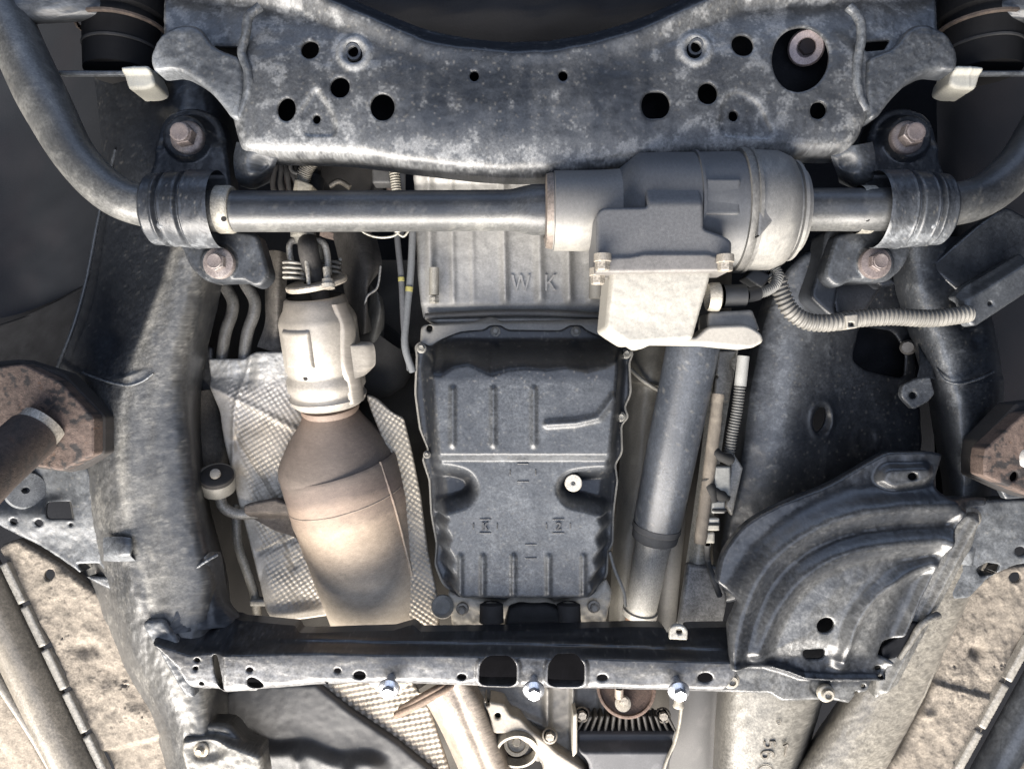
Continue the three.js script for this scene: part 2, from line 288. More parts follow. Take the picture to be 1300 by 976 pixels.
// pressed body floor over the transmission tunnel
structure('tunnel_panel', loft([[[230, 330, -0.27], [340, 330, -0.3], [700, 330, -0.34], [880, 330, -0.27], [930, 330, -0.2]], [[230, 560, -0.24], [340, 560, -0.28], [700, 560, -0.33], [870, 560, -0.25], [925, 560, -0.17]],
  [[230, 780, -0.24], [340, 780, -0.28], [700, 780, -0.33], [860, 780, -0.24], [915, 780, -0.16]], [[190, 1060, -0.22], [340, 1060, -0.26], [700, 1060, -0.3], [860, 1060, -0.24], [960, 1060, -0.18]]], { bump: (x, y) => 0.004 * fbm(x / 40, y / 90, 3) }),
  M.liner, grime({ base: [0.03, 0.028, 0.026], dust: [0.2, 0.185, 0.16], amt: 0.35, zone: (x) => -0.32 * ss(420, 330, x) }));

structure('engine_bay', loft([[[300, -60, -0.16], [560, -60, -0.2], [780, -60, -0.2], [1040, -60, -0.16]], [[300, 0, -0.12], [560, 6, -0.16], [780, 4, -0.16], [1040, 0, -0.12]], [[300, 60, -0.2], [560, 60, -0.22], [780, 60, -0.22], [1040, 60, -0.2]]], { bump: (x, y) => 0.006 * Math.sin(x / 16) * Math.exp(-(((y - 6) / 18) ** 2)) + 0.004 * fbm(x / 30, y / 14, 2) }),
  M.liner, grime({ base: [0.016, 0.017, 0.02], dust: [0.07, 0.07, 0.075], amt: 0.12 }));

/* ================= frame rails ================= */
const railDustShading = grime({ patch: 0.32, dust: [0.31, 0.298, 0.268], amt: 0.33, A: 0.45, B: 0.2, C: 1.3, E: 0.6, streak: [150, 30, 110], spots: 0.08, zone: (x, y, p, n) => {
  const xr = at1([[200, 236], [290, 230], [360, 208], [420, 185], [480, 163], [540, 152], [600, 152], [680, 164], [760, 190], [860, 222], [976, 250]]); const q = x - xr(y); return ss(-8, 6, q) * 0.16 + 0.4 * Math.exp(-((q / 6) ** 2)) - 0.36 * ss(24, 92, q) - 0.42 * ss(4, -10, q) * ss(520, 440, y) - 0.3 * ss(260, 200, y); } });  // ridge highlight and shaded outer wall painted in with the dust
const railL = thing('frame_rail', 'wide curved black frame rail coated in grey dust left of the exhaust', 'frame rail', [190, 560, -0.03], 'frame rails along both sides');
part('rail_shell', loft([
  [[118, 90, -0.16], [142, 90, -0.13], [190, 90, -0.1], [240, 90, -0.09], [280, 90, -0.1], [310, 90, -0.16]],
  [[128, 190, -0.13], [150, 190, -0.075], [195, 190, -0.03], [240, 190, -0.012], [275, 190, -0.03], [300, 190, -0.13]],
  [[122, 290, -0.13], [143, 290, -0.075], [185, 290, -0.03], [232, 290, -0.005], [268, 290, -0.028], [292, 290, -0.13]],
  [[104, 380, -0.13], [126, 380, -0.075], [160, 380, -0.03], [202, 380, 0.0], [252, 380, -0.02], [278, 380, -0.13]],
  [[72, 470, -0.13], [98, 470, -0.07], [125, 470, -0.028], [166, 470, 0.0], [232, 470, -0.02], [258, 470, -0.13]],
  [[80, 560, -0.12], [100, 560, -0.06], [122, 560, -0.02], [150, 560, 0.0], [236, 560, -0.02], [255, 560, -0.13]],
  [[92, 650, -0.12], [110, 650, -0.05], [130, 650, -0.016], [158, 650, 0.0], [246, 650, -0.02], [268, 650, -0.13]],
  [[110, 740, -0.12], [135, 740, -0.05], [155, 740, -0.016], [184, 740, 0.0], [266, 740, -0.02], [290, 740, -0.13]],
  [[150, 840, -0.12], [168, 840, -0.05], [185, 840, -0.016], [214, 840, 0.0], [262, 840, -0.02], [292, 840, -0.13]],
  [[190, 920, -0.12], [205, 920, -0.05], [218, 920, -0.02], [236, 920, -0.006], [268, 920, -0.02], [296, 920, -0.13]],
  [[215, 1010, -0.12], [230, 1010, -0.05], [243, 1010, -0.02], [262, 1010, -0.006], [288, 1010, -0.02], [310, 1010, -0.13]]],
  { nu: 16, nv: 38, bump: (x, y) => { let z = 0.0016 * fbm(x / 28, y / 40, 4) + 0.0008 * fbm(x / 7, y / 9, 1, 2);
    const q = Math.hypot((x - 138) / 16, (y - 432) / 18); z -= 0.014 * Math.exp(-q * q); // dent
    const seam = y - (474 + 0.35 * (x - 110) - 0.006 * (x - 110) * (x - 110)); if (x < 185) z += 0.0045 * ss(-1.5, 1.5, seam) * ss(190, 165, x); return z; } }), M.paint, railDustShading);
const zs = at1([[106, 474], [125, 480], [150, 488], [170, 489], [185, 482]]);
part('weld_seam', sweep([[104, 473, -0.03], [122, 480, -0.012], [146, 487, 0.001], [164, 489, 0.005], [180, 484, 0.004], [194, 474, 0.003]], (t) => 1.6 * (0.9 + 0.4 * nz(t * 60, 1, 1)), { seg: 8, n: 90 }), M.paint, grime({ amt: 0.5 }));
part('weld_seam', sweep([[232, 744, -0.012], [246, 724, -0.012], [262, 712, -0.012], [276, 704, -0.02]], (t) => 2.2 * (0.9 + 0.4 * nz(t * 40, 2, 1)), { seg: 8, n: 60 }), M.paint, grime({ amt: 0.4 }));
part('flange_edge', sweep([[146, 190, -0.08], [126, 270, -0.085], [108, 360, -0.085], [94, 410, -0.08], [72, 468, -0.08]], (t) => 2.6, { seg: 8 }), M.gloss, grime({ amt: 0.25 }));

const railR = thing('frame_rail', 'black frame rail with bright ridge line right of the pressed gusset plate', 'frame rail', [1200, 480, -0.05], 'frame rails along both sides');
part('rail_shell', loft([
  [[1128, 300, -0.14], [1142, 300, -0.09], [1158, 300, -0.06], [1188, 300, -0.07], [1222, 300, -0.12], [1240, 300, -0.15]],
  [[1138, 370, -0.14], [1152, 370, -0.08], [1172, 370, -0.05], [1205, 370, -0.06], [1238, 370, -0.09], [1252, 370, -0.14]],
  [[1160, 440, -0.14], [1176, 440, -0.07], [1198, 440, -0.04], [1228, 440, -0.05], [1256, 440, -0.08], [1268, 440, -0.14]],
  [[1176, 500, -0.14], [1190, 500, -0.07], [1214, 500, -0.035], [1238, 500, -0.05], [1262, 500, -0.08], [1274, 500, -0.14]],
  [[1186, 560, -0.14], [1200, 560, -0.07], [1222, 560, -0.035], [1240, 560, -0.055], [1256, 560, -0.09], [1266, 560, -0.14]],
  [[1196, 620, -0.14], [1206, 620, -0.08], [1222, 620, -0.045], [1238, 620, -0.06], [1250, 620, -0.1], [1258, 620, -0.14]],
  [[1200, 700, -0.16], [1206, 700, -0.1], [1222, 700, -0.06], [1238, 700, -0.08], [1250, 700, -0.11], [1258, 700, -0.16]]],
  { nu: 16, nv: 32, bump: (x, y) => 0.0014 * fbm(x / 25, y / 35, 6) + 0.003 * ss(-1.5, 1.5, y - (486 - 0.002 * (x - 1215) * (x - 1215))) - 0.014 * Math.exp(-(((x - 1244) / 8) ** 2 + ((y - 430) / 10) ** 2)) }),
  M.paint, grime({ amt: 0.2, A: 0.4, C: 0.5, spots: 0.3, zone: (x, y) => { const xr = at1([[300, 1158], [370, 1172], [440, 1200], [500, 1216], [560, 1222], [620, 1222]])(y); return 0.45 * Math.exp(-(((x - xr) / 14) ** 2)) - 0.1; } }));  // colour is paler along the ridge line
part('weld_seam', sweep([[1190, 468, -0.052], [1200, 482, -0.036], [1215, 487, -0.028], [1240, 482, -0.042], [1262, 472, -0.07]], (t) => 1.7 * (0.9 + 0.4 * nz(t * 50, 4, 1)), { seg: 8, n: 70 }), M.paint, grime({ amt: 0.55 }));

// rear part of the right rail, tan with dust, running under the gusset plate
const railRR = thing('frame_rail', 'pale dust-covered rear frame rail at lower right beside the muddy sill', 'frame rail', [1130, 880, -0.05], 'frame rails along both sides');
part('rail_shell', loft([
  [[1160, 700, -0.14], [1172, 700, -0.06], [1200, 700, -0.03], [1232, 700, -0.03], [1256, 700, -0.06], [1262, 700, -0.1]],
  [[1130, 790, -0.14], [1142, 790, -0.06], [1165, 790, -0.03], [1195, 790, -0.03], [1212, 790, -0.05], [1218, 790, -0.1]],
  [[1070, 880, -0.14], [1082, 880, -0.06], [1110, 880, -0.035], [1140, 880, -0.035], [1170, 880, -0.06], [1178, 880, -0.1]],
  [[1015, 960, -0.14], [1030, 960, -0.06], [1062, 960, -0.035], [1098, 960, -0.035], [1128, 960, -0.06], [1136, 960, -0.1]],
  [[965, 1030, -0.14], [980, 1030, -0.06], [1015, 1030, -0.035], [1055, 1030, -0.035], [1085, 1030, -0.06], [1094, 1030, -0.1]]],
  { nu: 16, nv: 38, bump: (x, y) => 0.0016 * fbm(x / 26, y / 40, 14) + 0.0009 * fbm(x / 6, y / 8, 5, 2) }), M.paint, grime({ amt: 0.75, dust: [0.36, 0.335, 0.285], base: [0.05, 0.05, 0.055], A: 0.35, spots: 0.2 }));
part('flange_edge', sweep([[1246, 712, -0.07], [1206, 800, -0.07], [1168, 890, -0.075], [1130, 950, -0.08], [1100, 1010, -0.08]], 3, { seg: 8 }), M.paint, grime({ amt: 0.8, dust: [0.46, 0.42, 0.35] }));

/* ================= outriggers beside the rails ================= */
function outrigger(label, o, holes, w, hfn, b, zone) {
  const t = thing('body_mount_bracket', label, 'bracket', b, 'body mount brackets at the lift pads');
  part('bracket_plate', stamped({ o: rc(o, 5), holes, w, depth: 0.03, edge: 4, cell: 2.2, h: hfn }), M.paint, grime({ amt: 0.5, A: 0.5, spots: 0.3, zone })); return t;
}
const slotL1 = rc([[56, 638], [92, 636], [97, 658], [62, 658]], 4), slotL2 = rc([[96, 716], [124, 715], [140, 733], [104, 732]], 3);
const brL = outrigger('dusty blue-grey plate with two slots under the left lift pad', [[-30, 590], [60, 580], [112, 586], [132, 640], [152, 720], [160, 760], [118, 740], [60, 700], [-30, 650]],
  [slotL1, slotL2, [20, 661, 5, 4.5], [51, 663, 5.5, 4.5], [71, 714, 5, 4], [92, 665, 3, 2]], -0.035, (x, y) => 0.0015 * fbm(x / 25, y / 25, 2) - 0.02 * ss(655, 625, y) * ss(110, 60, x) + 0.008 * ss(700, 650, y), [60, 670, -0.03]);
part('mount_sleeve', [revolve(at(32, 622, -0.06), at(32, 622, 0.2), [[0, 0.03], [0.03, 0.03], [0.034, 0.027], [0.034, 0.006], [0.02, 0.0001]], 36)], M.paint, grime({ amt: 0.6 }));
const clipL = thing('frame_tab', 'raised folded tab standing on the left frame rail below the lift pad', 'tab', [150, 697, 0.005], 'folded tabs on the frame rails');
part('tab', [loft([[[131, 682, 0.0], [150, 681, 0.012], [166, 683, 0.012], [168, 686, 0.0]], [[130, 692, 0.004], [150, 692, 0.02], [166, 693, 0.02], [169, 694, 0.004]], [[131, 704, 0.006], [150, 705, 0.022], [165, 705, 0.022], [166, 706, 0.006]], [[131, 712, -0.004], [150, 713, 0.006], [170, 712, 0.004], [173, 712, -0.004]]])], M.paint, grime({ amt: 0.7, A: 0.3 }));

const slotR1 = rc([[1240, 722], [1254, 714], [1272, 717], [1268, 728], [1246, 733]], 3);
const brR = outrigger('pale grey plate with bolt and slot under the right lift pad', [[1190, 632], [1258, 634], [1330, 632], [1330, 712], [1290, 718], [1256, 735], [1232, 760], [1204, 762], [1190, 700]],
  [slotR1, [1297, 700, 8, 6], [1256, 632, 3, 3]], -0.03, (x, y) => 0.0015 * fbm(x / 25, y / 25, 8) + 0.008 * ss(690, 650, y) * ss(1290, 1250, x), [1250, 690, -0.03], () => 0.12);
part('bolt', boltGeo(1233, 657, -0.015, { F: 13, H: 8, hh: 0.006, recess: 1 }), M.steel, flat([0.34, 0.32, 0.28], 0.2));
part('reinforcement_strip', stamped({ o: rc([[1272, 622], [1330, 618], [1330, 630], [1278, 634]], 3), w: -0.01, depth: 0.01, cell: 2 }), M.paint, grime({ amt: 0.35 }));
part('folded_tab', loft([[[1206, 692, -0.02], [1222, 690, -0.004], [1236, 694, -0.004], [1240, 696, -0.02]], [[1200, 702, -0.015], [1220, 703, 0.0], [1234, 704, 0.0], [1238, 704, -0.015]], [[1196, 714, -0.022], [1214, 716, -0.012], [1232, 718, -0.012], [1236, 718, -0.022]]]), M.paint, grime({ amt: 0.75 }));

/* ================= muddy sills in the lower corners ================= */
const mudPaint = (s) => { const f = grime({ patch: 0.35, base: [0.18, 0.152, 0.125], dust: [0.325, 0.285, 0.235], amt: 0.75, A: 0.35, B: 0.3, C: 0.25, E: 0.05, big: 12 }); return f; };
const mudH = (s) => (x, y) => { const a = fbm(x / 42 + s, y / 60, s), b = fbm(x / 11, y / 14 + s, 3), c = nz(x / 4, y / 4, s);
  const crack = Math.abs(fbm(x / 34 + 0.5 * b, y / 26 + s, 9, 2)); return 0.005 * a + 0.0007 * b + 0.0003 * c + 0.0003 * nz(x / 2.1, y / 2.1, s) - 0.005 * ss(0.03, 0.0, crack) * ss(0.3, 0.6, a + 0.1) + 0.0008 * ss(0.1, 0.5, b) ; };
const sillL = thing('muddy_sill', 'sill panel caked in dried tan mud at lower left', 'body sill', [110, 850, -0.1], 'muddy sills in the lower corners');
part('sill_panel', stamped({ o: rc([[-6, 694], [22, 684], [76, 720], [122, 752], [154, 790], [176, 850], [200, 910], [222, 990], [140, 990], [104, 915], [60, 812], [22, 745]], 8), holes: [[61, 730, 7, 7]], w: -0.085, depth: 0.03, edge: 6, cell: 1.5,
  h: (x, y, d) => { const f = mudH(3)(x, y); let z = f; z -= 0.012 * Math.exp(-(((x - 106) / 16) ** 2 + ((y - 824) / 9) ** 2)); z -= 0.008 * Math.exp(-(((x - 138) / 15) ** 2 + ((y - 860) / 14) ** 2)); z -= 0.014 * ss(938, 950, y + 0.25 * (x - 180)); z += 0.006 * Math.exp(-(((x - 169) / 10) ** 2 + ((y - 903) / 8) ** 2)); return z; } }), M.mud, mudPaint());
const across = (x0, y0, x1, y1, n, gap, hw) => { // pale strips in a row with gaps
  const out = []; const L = Math.hypot(x1 - x0, y1 - y0), ux = (x1 - x0) / L, uy = (y1 - y0) / L, qx = -uy * hw, qy = ux * hw;
  for (let i = 0; i < n; i++) { const a = L * i / n, b = L * (i + 1) / n - gap, A = [x0 + ux * a, y0 + uy * a], B = [x0 + ux * b, y0 + uy * b]; out.push(rc([[A[0] + qx, A[1] + qy], [B[0] + qx, B[1] + qy], [B[0] - qx, B[1] - qy], [A[0] - qx, A[1] - qy]], 2)); } return out; };
for (const s of across(2, 716, 134, 990, 5, 5, 5)) part('flange_strip', stamped({ o: s, w: -0.075, depth: 0.012, cell: 1.8, edge: 2 }), M.paint, grime({ base: [0.2, 0.19, 0.17], dust: [0.42, 0.4, 0.36], amt: 0.7 }));
part('flange_gap', sweep([[-12, 724, -0.094], [118, 1000, -0.094]], 9, { seg: 10, flatten: 0.4 }), M.dull, flat([0.02, 0.02, 0.02]));
const stepL = thing('side_step', 'dusty tubular side step along the lower left edge', 'side step', [60, 900, -0.06], 'side steps along the sills');
part('step_tube', sweep([[-40, 700, -0.08], [20, 822, -0.08], [70, 925, -0.08], [115, 1015, -0.08]], () => 27, { seg: 28 }), M.paint, grime({ base: [0.09, 0.085, 0.075], dust: [0.3, 0.265, 0.215], amt: 0.65, streak: [40, 40, 40] }));
part('step_rail', sweep([[-40, 800, -0.065], [0, 866, -0.065], [42, 930, -0.065], [82, 1000, -0.065]], () => 9, { seg: 14, flatten: 0.7 }), M.paint, grime({ base: [0.3, 0.27, 0.22], dust: [0.42, 0.39, 0.34], amt: 0.75 }));
part('step_pad', stamped({ o: rc([[-40, 850], [-4, 872], [36, 935], [70, 1000], [-40, 1000]], 6), w: -0.08, depth: 0.02, cell: 2.5, h: (x, y) => 0.6 * mudH(7)(x, y) - 0.01 * ss(-6, 6, Math.sin((x * 0.83 - y * 0.52) / 12) * 8 - 2) }), M.mud, mudPaint());

const sillR = thing('muddy_sill', 'sill panel caked in dried tan mud at lower right', 'body sill', [1220, 850, -0.1], 'muddy sills in the lower corners');
part('sill_panel', stamped({ o: rc([[1262, 722], [1330, 712], [1330, 800], [1294, 838], [1256, 905], [1214, 990], [1116, 990], [1150, 940], [1180, 880], [1200, 812], [1230, 752]], 8), holes: [[1290, 733, 8, 7]], w: -0.09, depth: 0.03, edge: 6, cell: 1.5,
  h: (x, y) => { let z = mudH(21)(x, y); z -= 0.016 * Math.exp(-(((x - 1242) / 9) ** 2 + ((y - 828) / 9) ** 2)); z += 0.007 * ss(860, 866, y - 0.28 * (x - 1180)); z += 0.005 * Math.exp(-(((x - 1176) / 10) ** 2 + ((y - 905) / 5) ** 2)); return z; } }), M.mud, mudPaint());
for (const s of across(1312, 810, 1212, 990, 3, 6, 5)) part('flange_strip', stamped({ o: s, w: -0.075, depth: 0.012, cell: 1.8, edge: 2 }), M.paint, grime({ base: [0.15, 0.14, 0.13], dust: [0.52, 0.49, 0.43], amt: 0.65 }));
const stepR = thing('side_step', 'dark tubular side step along the lower right edge', 'side step', [1280, 930, -0.06], 'side steps along the sills');
part('step_tube', sweep([[1350, 820, -0.08], [1306, 900, -0.08], [1266, 972, -0.08], [1240, 1020, -0.08]], () => 24, { seg: 28 }), M.gloss, grime({ amt: 0.2 }));
part('step_pad', stamped({ o: rc([[1330, 940], [1330, 1000], [1282, 1000], [1296, 976]], 4), w: -0.07, depth: 0.02, cell: 2.5, h: mudH(31) }), M.mud, mudPaint());

/* ================= lift pads ================= */
const rustPaint = (amt = 0.5) => { const s = (paintSeed += 5.1); return (p) => { const a = fbm(p.x * 22 + s, p.y * 22, p.z * 22), b = fbm(p.x * 75, p.y * 75 + s, p.z * 75), c = nz(p.x * 300, p.y * 300, s);
  let col = lerp3([0.07, 0.046, 0.036], [0.15, 0.105, 0.085], clamp(amt + 0.5 * a + 0.2 * c)); col = lerp3(col, [0.28, 0.13, 0.06], 0.6 * ss(0.35, 0.6, b)); return lerp3(col, [0.022, 0.018, 0.018], ss(0.16, 0.34, b * 0.8 - a * 0.5)); }; };
const padL = thing('lift_pad', 'rusty octagonal lift pad pressed against the left frame rail', 'lift pad', [60, 530, 0.05], 'rusty lift pads under the frame');
part('pad_plate', stamped({ o: rc([[-40, 470], [28, 462], [74, 484], [118, 530], [118, 577], [78, 598], [34, 590], [-20, 560]], 3), w: 0.055, depth: 0.022, edge: 2, cell: 2, h: (x, y) => 0.0006 * fbm(x / 9, y / 9, 3) }), M.rust, rustPaint(0.55));
part('rubber_facing', stamped({ o: rc([[-40, 462], [22, 456], [80, 474], [132, 528], [132, 576], [90, 600], [34, 594], [-20, 560]], 4), w: 0.03, depth: 0.03, edge: 3 }), M.dull, flat([0.022, 0.019, 0.018], 0.3));
part('screw_post', [sweep([[-50, 632, 0.18], [40, 552, 0.07]], 30, { seg: 30 })], M.rust, (() => { const a = rustPaint(0.2); return (p, n) => lerp3(a(p), [0.06, 0.05, 0.045], 0.55); })());
part('steel_collar', [sweep([[36, 556, 0.075], [56, 537, 0.056]], 27, { seg: 30 })], M.steel, flat([0.42, 0.39, 0.34], 0.3));
part('support_bracket', [loft([[[-40, 590, 0.1], [-5, 588, 0.12], [18, 600, 0.1]], [[-40, 620, 0.1], [-5, 612, 0.13], [20, 612, 0.1]], [[-40, 660, 0.09], [-10, 648, 0.11], [16, 622, 0.09]]])], M.rust, rustPaint(0.45));
const padR = thing('lift_pad', 'rusty octagonal lift pad cut by the right edge beside the frame', 'lift pad', [1290, 575, 0.05], 'rusty lift pads under the frame');
part('pad_plate', stamped({ o: rc([[1250, 584], [1252, 570], [1302, 524], [1345, 520], [1345, 640], [1304, 628], [1250, 604]], 2), holes: [[1289, 605, 5, 7, 0.5]], w: 0.05, depth: 0.03, edge: 2, cell: 2, h: (x, y) => 0.0006 * fbm(x / 9, y / 9, 8) }), M.rust, rustPaint(0.65));
part('rubber_facing', stamped({ o: rc([[1243, 580], [1246, 560], [1292, 512], [1345, 506], [1345, 640], [1300, 632], [1243, 606]], 3), w: 0.02, depth: 0.04, edge: 3 }), M.dull, flat([0.02, 0.018, 0.018], 0.3));
part('screw_head', revolve(at(1306, 582, 0.045), at(1306, 582, 0.2), [[0, 0.014], [0.012, 0.014], [0.014, 0.01], [0.014, 0.0001]], 24), M.steel, flat([0.45, 0.43, 0.4], 0.2));

/* ================= front suspension at the top corners ================= */
for (const [s, label] of [[-1, 'dusty control arm beam across the upper left corner'], [1, 'dusty control arm beam across the upper right corner']]) {
  const X = (x) => s < 0 ? x : 1402 - x;
  const arm = thing('control_arm', label, 'control arm', [X(60), 5, 0], 'control arms in the upper corners');
  const e = s < 0 ? 0 : 6;
  part('arm_beam', loft([[[X(-60), -60, -0.06], [X(60), -60, -0.05], [X(140), -60, -0.08]], [[X(-60), -8, 0.0], [X(60), -8, 0.0], [X(136), -12, -0.03]], [[X(-60), 18 + e, 0.0], [X(50), 18 + e, 0.0], [X(138), 16, -0.03]], [[X(-60), 30 + e, -0.02], [X(40), 30 + e, -0.02], [X(142), 24, -0.05]], [[X(-60), 31 + e, -0.08], [X(40), 31 + e, -0.08], [X(143), 25, -0.09]]], { bump: (x, y) => 0.002 * fbm(x / 18, y / 14, 4) }), M.paint, grime({ amt: s < 0 ? 0.55 : 0.3, spots: 0.4, streak: [16, 70, 16] }));
  const bs = thing('bump_stop', `black rubber bump stop with thin rim in the upper ${s < 0 ? 'left' : 'right'} corner beside the crossmember`, 'bump stop', [X(150), 30, -0.06], 'bump stops beside the front crossmember');
  const c = [X(154), -10];
  part('rubber_body', revolve(at(c[0], -140, -0.08), at(c[0], 100, -0.08), [[0, 0.06], [0.11, 0.062], [0.17, 0.065], [0.205, 0.064], [0.21, 0.058], [0.3, 0.056], [0.3, 0.0001]], 44), M.liner, grime({ base: [0.008, 0.008, 0.009], dust: [0.06, 0.06, 0.06], amt: 0.08, C: 0.2 }));
  part('rim_ring', revolve(at(c[0], 34, -0.08), at(c[0], 60, -0.08), [[0, 0.064], [0.002, 0.0685], [0.0055, 0.0685], [0.0075, 0.064]], 44), M.rust, flat([0.1, 0.075, 0.06], 0.3));
  part('lower_ring', revolve(at(c[0], 60, -0.08), at(c[0], 80, -0.08), [[0, 0.055], [0.002, 0.0585], [0.005, 0.0585], [0.007, 0.055]], 44), M.dull, flat([0.025, 0.025, 0.026], 0.3));
  const sp = thing('spring_seat', `flat black plate with a pale clip below the ${s < 0 ? 'left' : 'right'} bump stop`, 'bracket', [X(140), 90, -0.02], 'plates with pale clips');
  part('seat_plate', stamped({ o: rc([[X(64), 76], [X(110), 72], [X(196), 74], [X(200), 92], [X(160), 94], [X(72), 94]], 4), w: -0.02, depth: 0.006, edge: 3, h: (x, y) => -0.05 * ss(92, 70, y) }), M.gloss, grime({ amt: 0.2, zone: (x, y) => 0.6 * ss(88, 92, y) }));
  part('pale_clip', stamped({ o: rc([[X(154), 86], [X(190), 84], [X(196), 107], [X(186), 112], [X(162), 113]], 5), w: 0.0, depth: 0.045, edge: 4, cell: 1.5, h: (x, y) => 0.006 * ss(96, 90, y) + (Math.abs(x - X(172)) < 2 ? 0.001 : 0) }), M.plastic, flat([0.6, 0.58, 0.5], 0.06));
}

/* ================= front crossmember ================= */
const xm = thing('front_crossmember', 'wide black pressed crossmember with round holes and grey dust across the top', 'crossmember', [700, 110, 0.06]);
const pad1 = rc([[378, 140], [388, 128], [398, 112], [404, 112], [424, 146], [428, 164], [420, 172], [384, 172]], 8), pad2 = rc([[912, 160], [918, 124], [932, 114], [952, 118], [968, 134], [984, 168], [978, 176], [920, 172]], 10);
const sPad1 = sdf(pad1), sPad2 = sdf(pad2), topEdge = at1([[187, -90], [380, -48], [420, -27], [500, 7], [540, 24], [580, 32], [650, 38], [700, 36], [750, 27], [800, 13], [833, 0], [900, -30], [950, -55], [1240, -90]]);
const xmO = rc([[180, -50], [196, 40, 8], [210, 66, 8], [262, 84, 20], [284, 120, 20], [292, 160, 14], [300, 190, 12], [330, 192, 8], [433, 194, 20], [520, 205, 30], [600, 214, 30], [660, 217, 30], [722, 214, 30], [800, 203, 30], [870, 193, 20], [960, 190], [1040, 189, 10], [1082, 190, 16], [1098, 172, 16], [1112, 130, 20], [1132, 104, 20], [1160, 82, 20], [1200, 66, 10], [1222, -50], [930, -50], [900, -30], [833, 0], [800, 13], [750, 27], [700, 36], [650, 38], [600, 34], [566, 28], [530, 19], [500, 7], [420, -27], [380, -50]]);
part('main_plate', stamped({ o: xmO, cell: 2.2, w: 0.06, depth: 0.035, edge: 5,
  holes: [[391, 59, 11.5, 13], [431, 110, 12.5, 13.5], [363, 138, 11.5, 15, 0.15], [485, 135, 15.5, 17], [602, 95.5, 6, 7], [715, 95, 6, 7], [946, 53, 14, 15.5], [899, 118, 12.5, 14], [1040, 139, 10.5, 11.5, 0.5], rc([[813, 133], [820, 116], [845, 115], [853, 132], [846, 149], [820, 150]], 12),
    [1019, 71, 36, 46, 0.3], [448, 65, 10, 12], [884, 59, 10, 12], [400, 149, 5, 6], [933, 145, 6, 7], rc([[262, 50], [303, 54], [303, 70], [284, 68]], 4), rc([[1103, 46], [1142, 40], [1132, 56], [1103, 61]], 4)],
  h: (x, y, d) => { const k = S; let z = 0; const bot = y > 110 ? clamp(1 - d / 16) : 0; z -= 16 * k * 0.9 * (1 - Math.sqrt(1 - bot * bot)) * ss(110, 150, y);
    const te = y - topEdge(x); z -= 0.034 * ss(30, 0, te); { const yy = (y - 122) / 72; z -= 0.010 * yy * yy * ss(30, 60, te); }
    for (const [cx, cy] of [[448, 64], [884, 59]]) { const q = Math.hypot(x - cx, (y - cy) * 0.9); z += 0.004 * ss(24, 19, q) - 0.006 * ss(15, 11, q); }
    z -= 0.0045 * ss(-2, 5, sPad1(x, y)) + 0.0045 * ss(-2, 5, sPad2(x, y));
    z += 0.0016 * fbm(x / 70, y / 50, 2) + 0.0005 * fbm(x / 12, y / 14, 7, 2); z -= 0.012 * ss(330, 230, x) + 0.012 * ss(1070, 1170, x); return z; } }),
  M.paint, grime({ amt: 0.34, A: 0.5, B: 0.5, C: 0.9, E: 0.7, patch: 0.9, streak: [62, 13, 30], big: 9, spots: 0.35, dust: [0.3, 0.305, 0.305], zone: (x, y) => {
    let m = 0.3 * ss(165, 190, y) - 0.5 * ss(40, 18, y - topEdge(x)); for (const [cx, cy] of [[448, 64], [884, 59]]) { const q = Math.hypot(x - cx, y - cy); m += 0.7 * ss(30, 18, q); }
    m += 0.25 * ss(8, 2, Math.abs(sPad1(x, y))) + 0.25 * ss(8, 2, Math.abs(sPad2(x, y))) ; m += 0.12 * ss(520, 440, x) + 0.12 * ss(840, 900, x); m -= 0.2 * ss(480, 560, x) * ss(860, 760, x) * ss(185, 150, y); m -= 0.2 * Math.exp(-(((x - 770) / 45) ** 2 + ((y - 110) / 40) ** 2)); return m; } }));
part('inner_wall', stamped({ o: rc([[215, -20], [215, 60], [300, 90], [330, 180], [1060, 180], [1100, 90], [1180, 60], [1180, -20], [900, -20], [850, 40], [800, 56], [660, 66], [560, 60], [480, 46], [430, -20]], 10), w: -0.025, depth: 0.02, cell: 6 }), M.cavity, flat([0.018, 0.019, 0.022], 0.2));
for (const [cx, cy] of [[448, 65], [884, 59]]) part('weld_nut', revolve(at(cx, cy, 0.035), at(cx, cy, 0.1), [[0, 0.014], [0.012, 0.0135], [0.015, 0.011], [0.015, 0.0078], [-0.01, 0.0072]], 28), M.paint, grime({ amt: 0.25 }));
const bead = (pts, r) => sweep(pts, (t, a) => r * (1 + 0.18 * nz(t * 14, a, 3)), { seg: 12, n: 90 });
part('weld_bead', bead([[330, 8, 0.06], [316, 20, 0.061], [312, 42, 0.06], [307, 68, 0.058], [315, 92, 0.058], [314, 120, 0.057], [303, 148, 0.054]], 5.5), M.paint, grime({ amt: 0.5, spots: 0.3 }));
part('weld_bead', bead([[1078, 8, 0.06], [1090, 22, 0.061], [1094, 46, 0.06], [1090, 72, 0.058], [1088, 98, 0.058], [1092, 122, 0.057], [1100, 140, 0.054]], 5.5), M.paint, grime({ amt: 0.45, spots: 0.3 }));
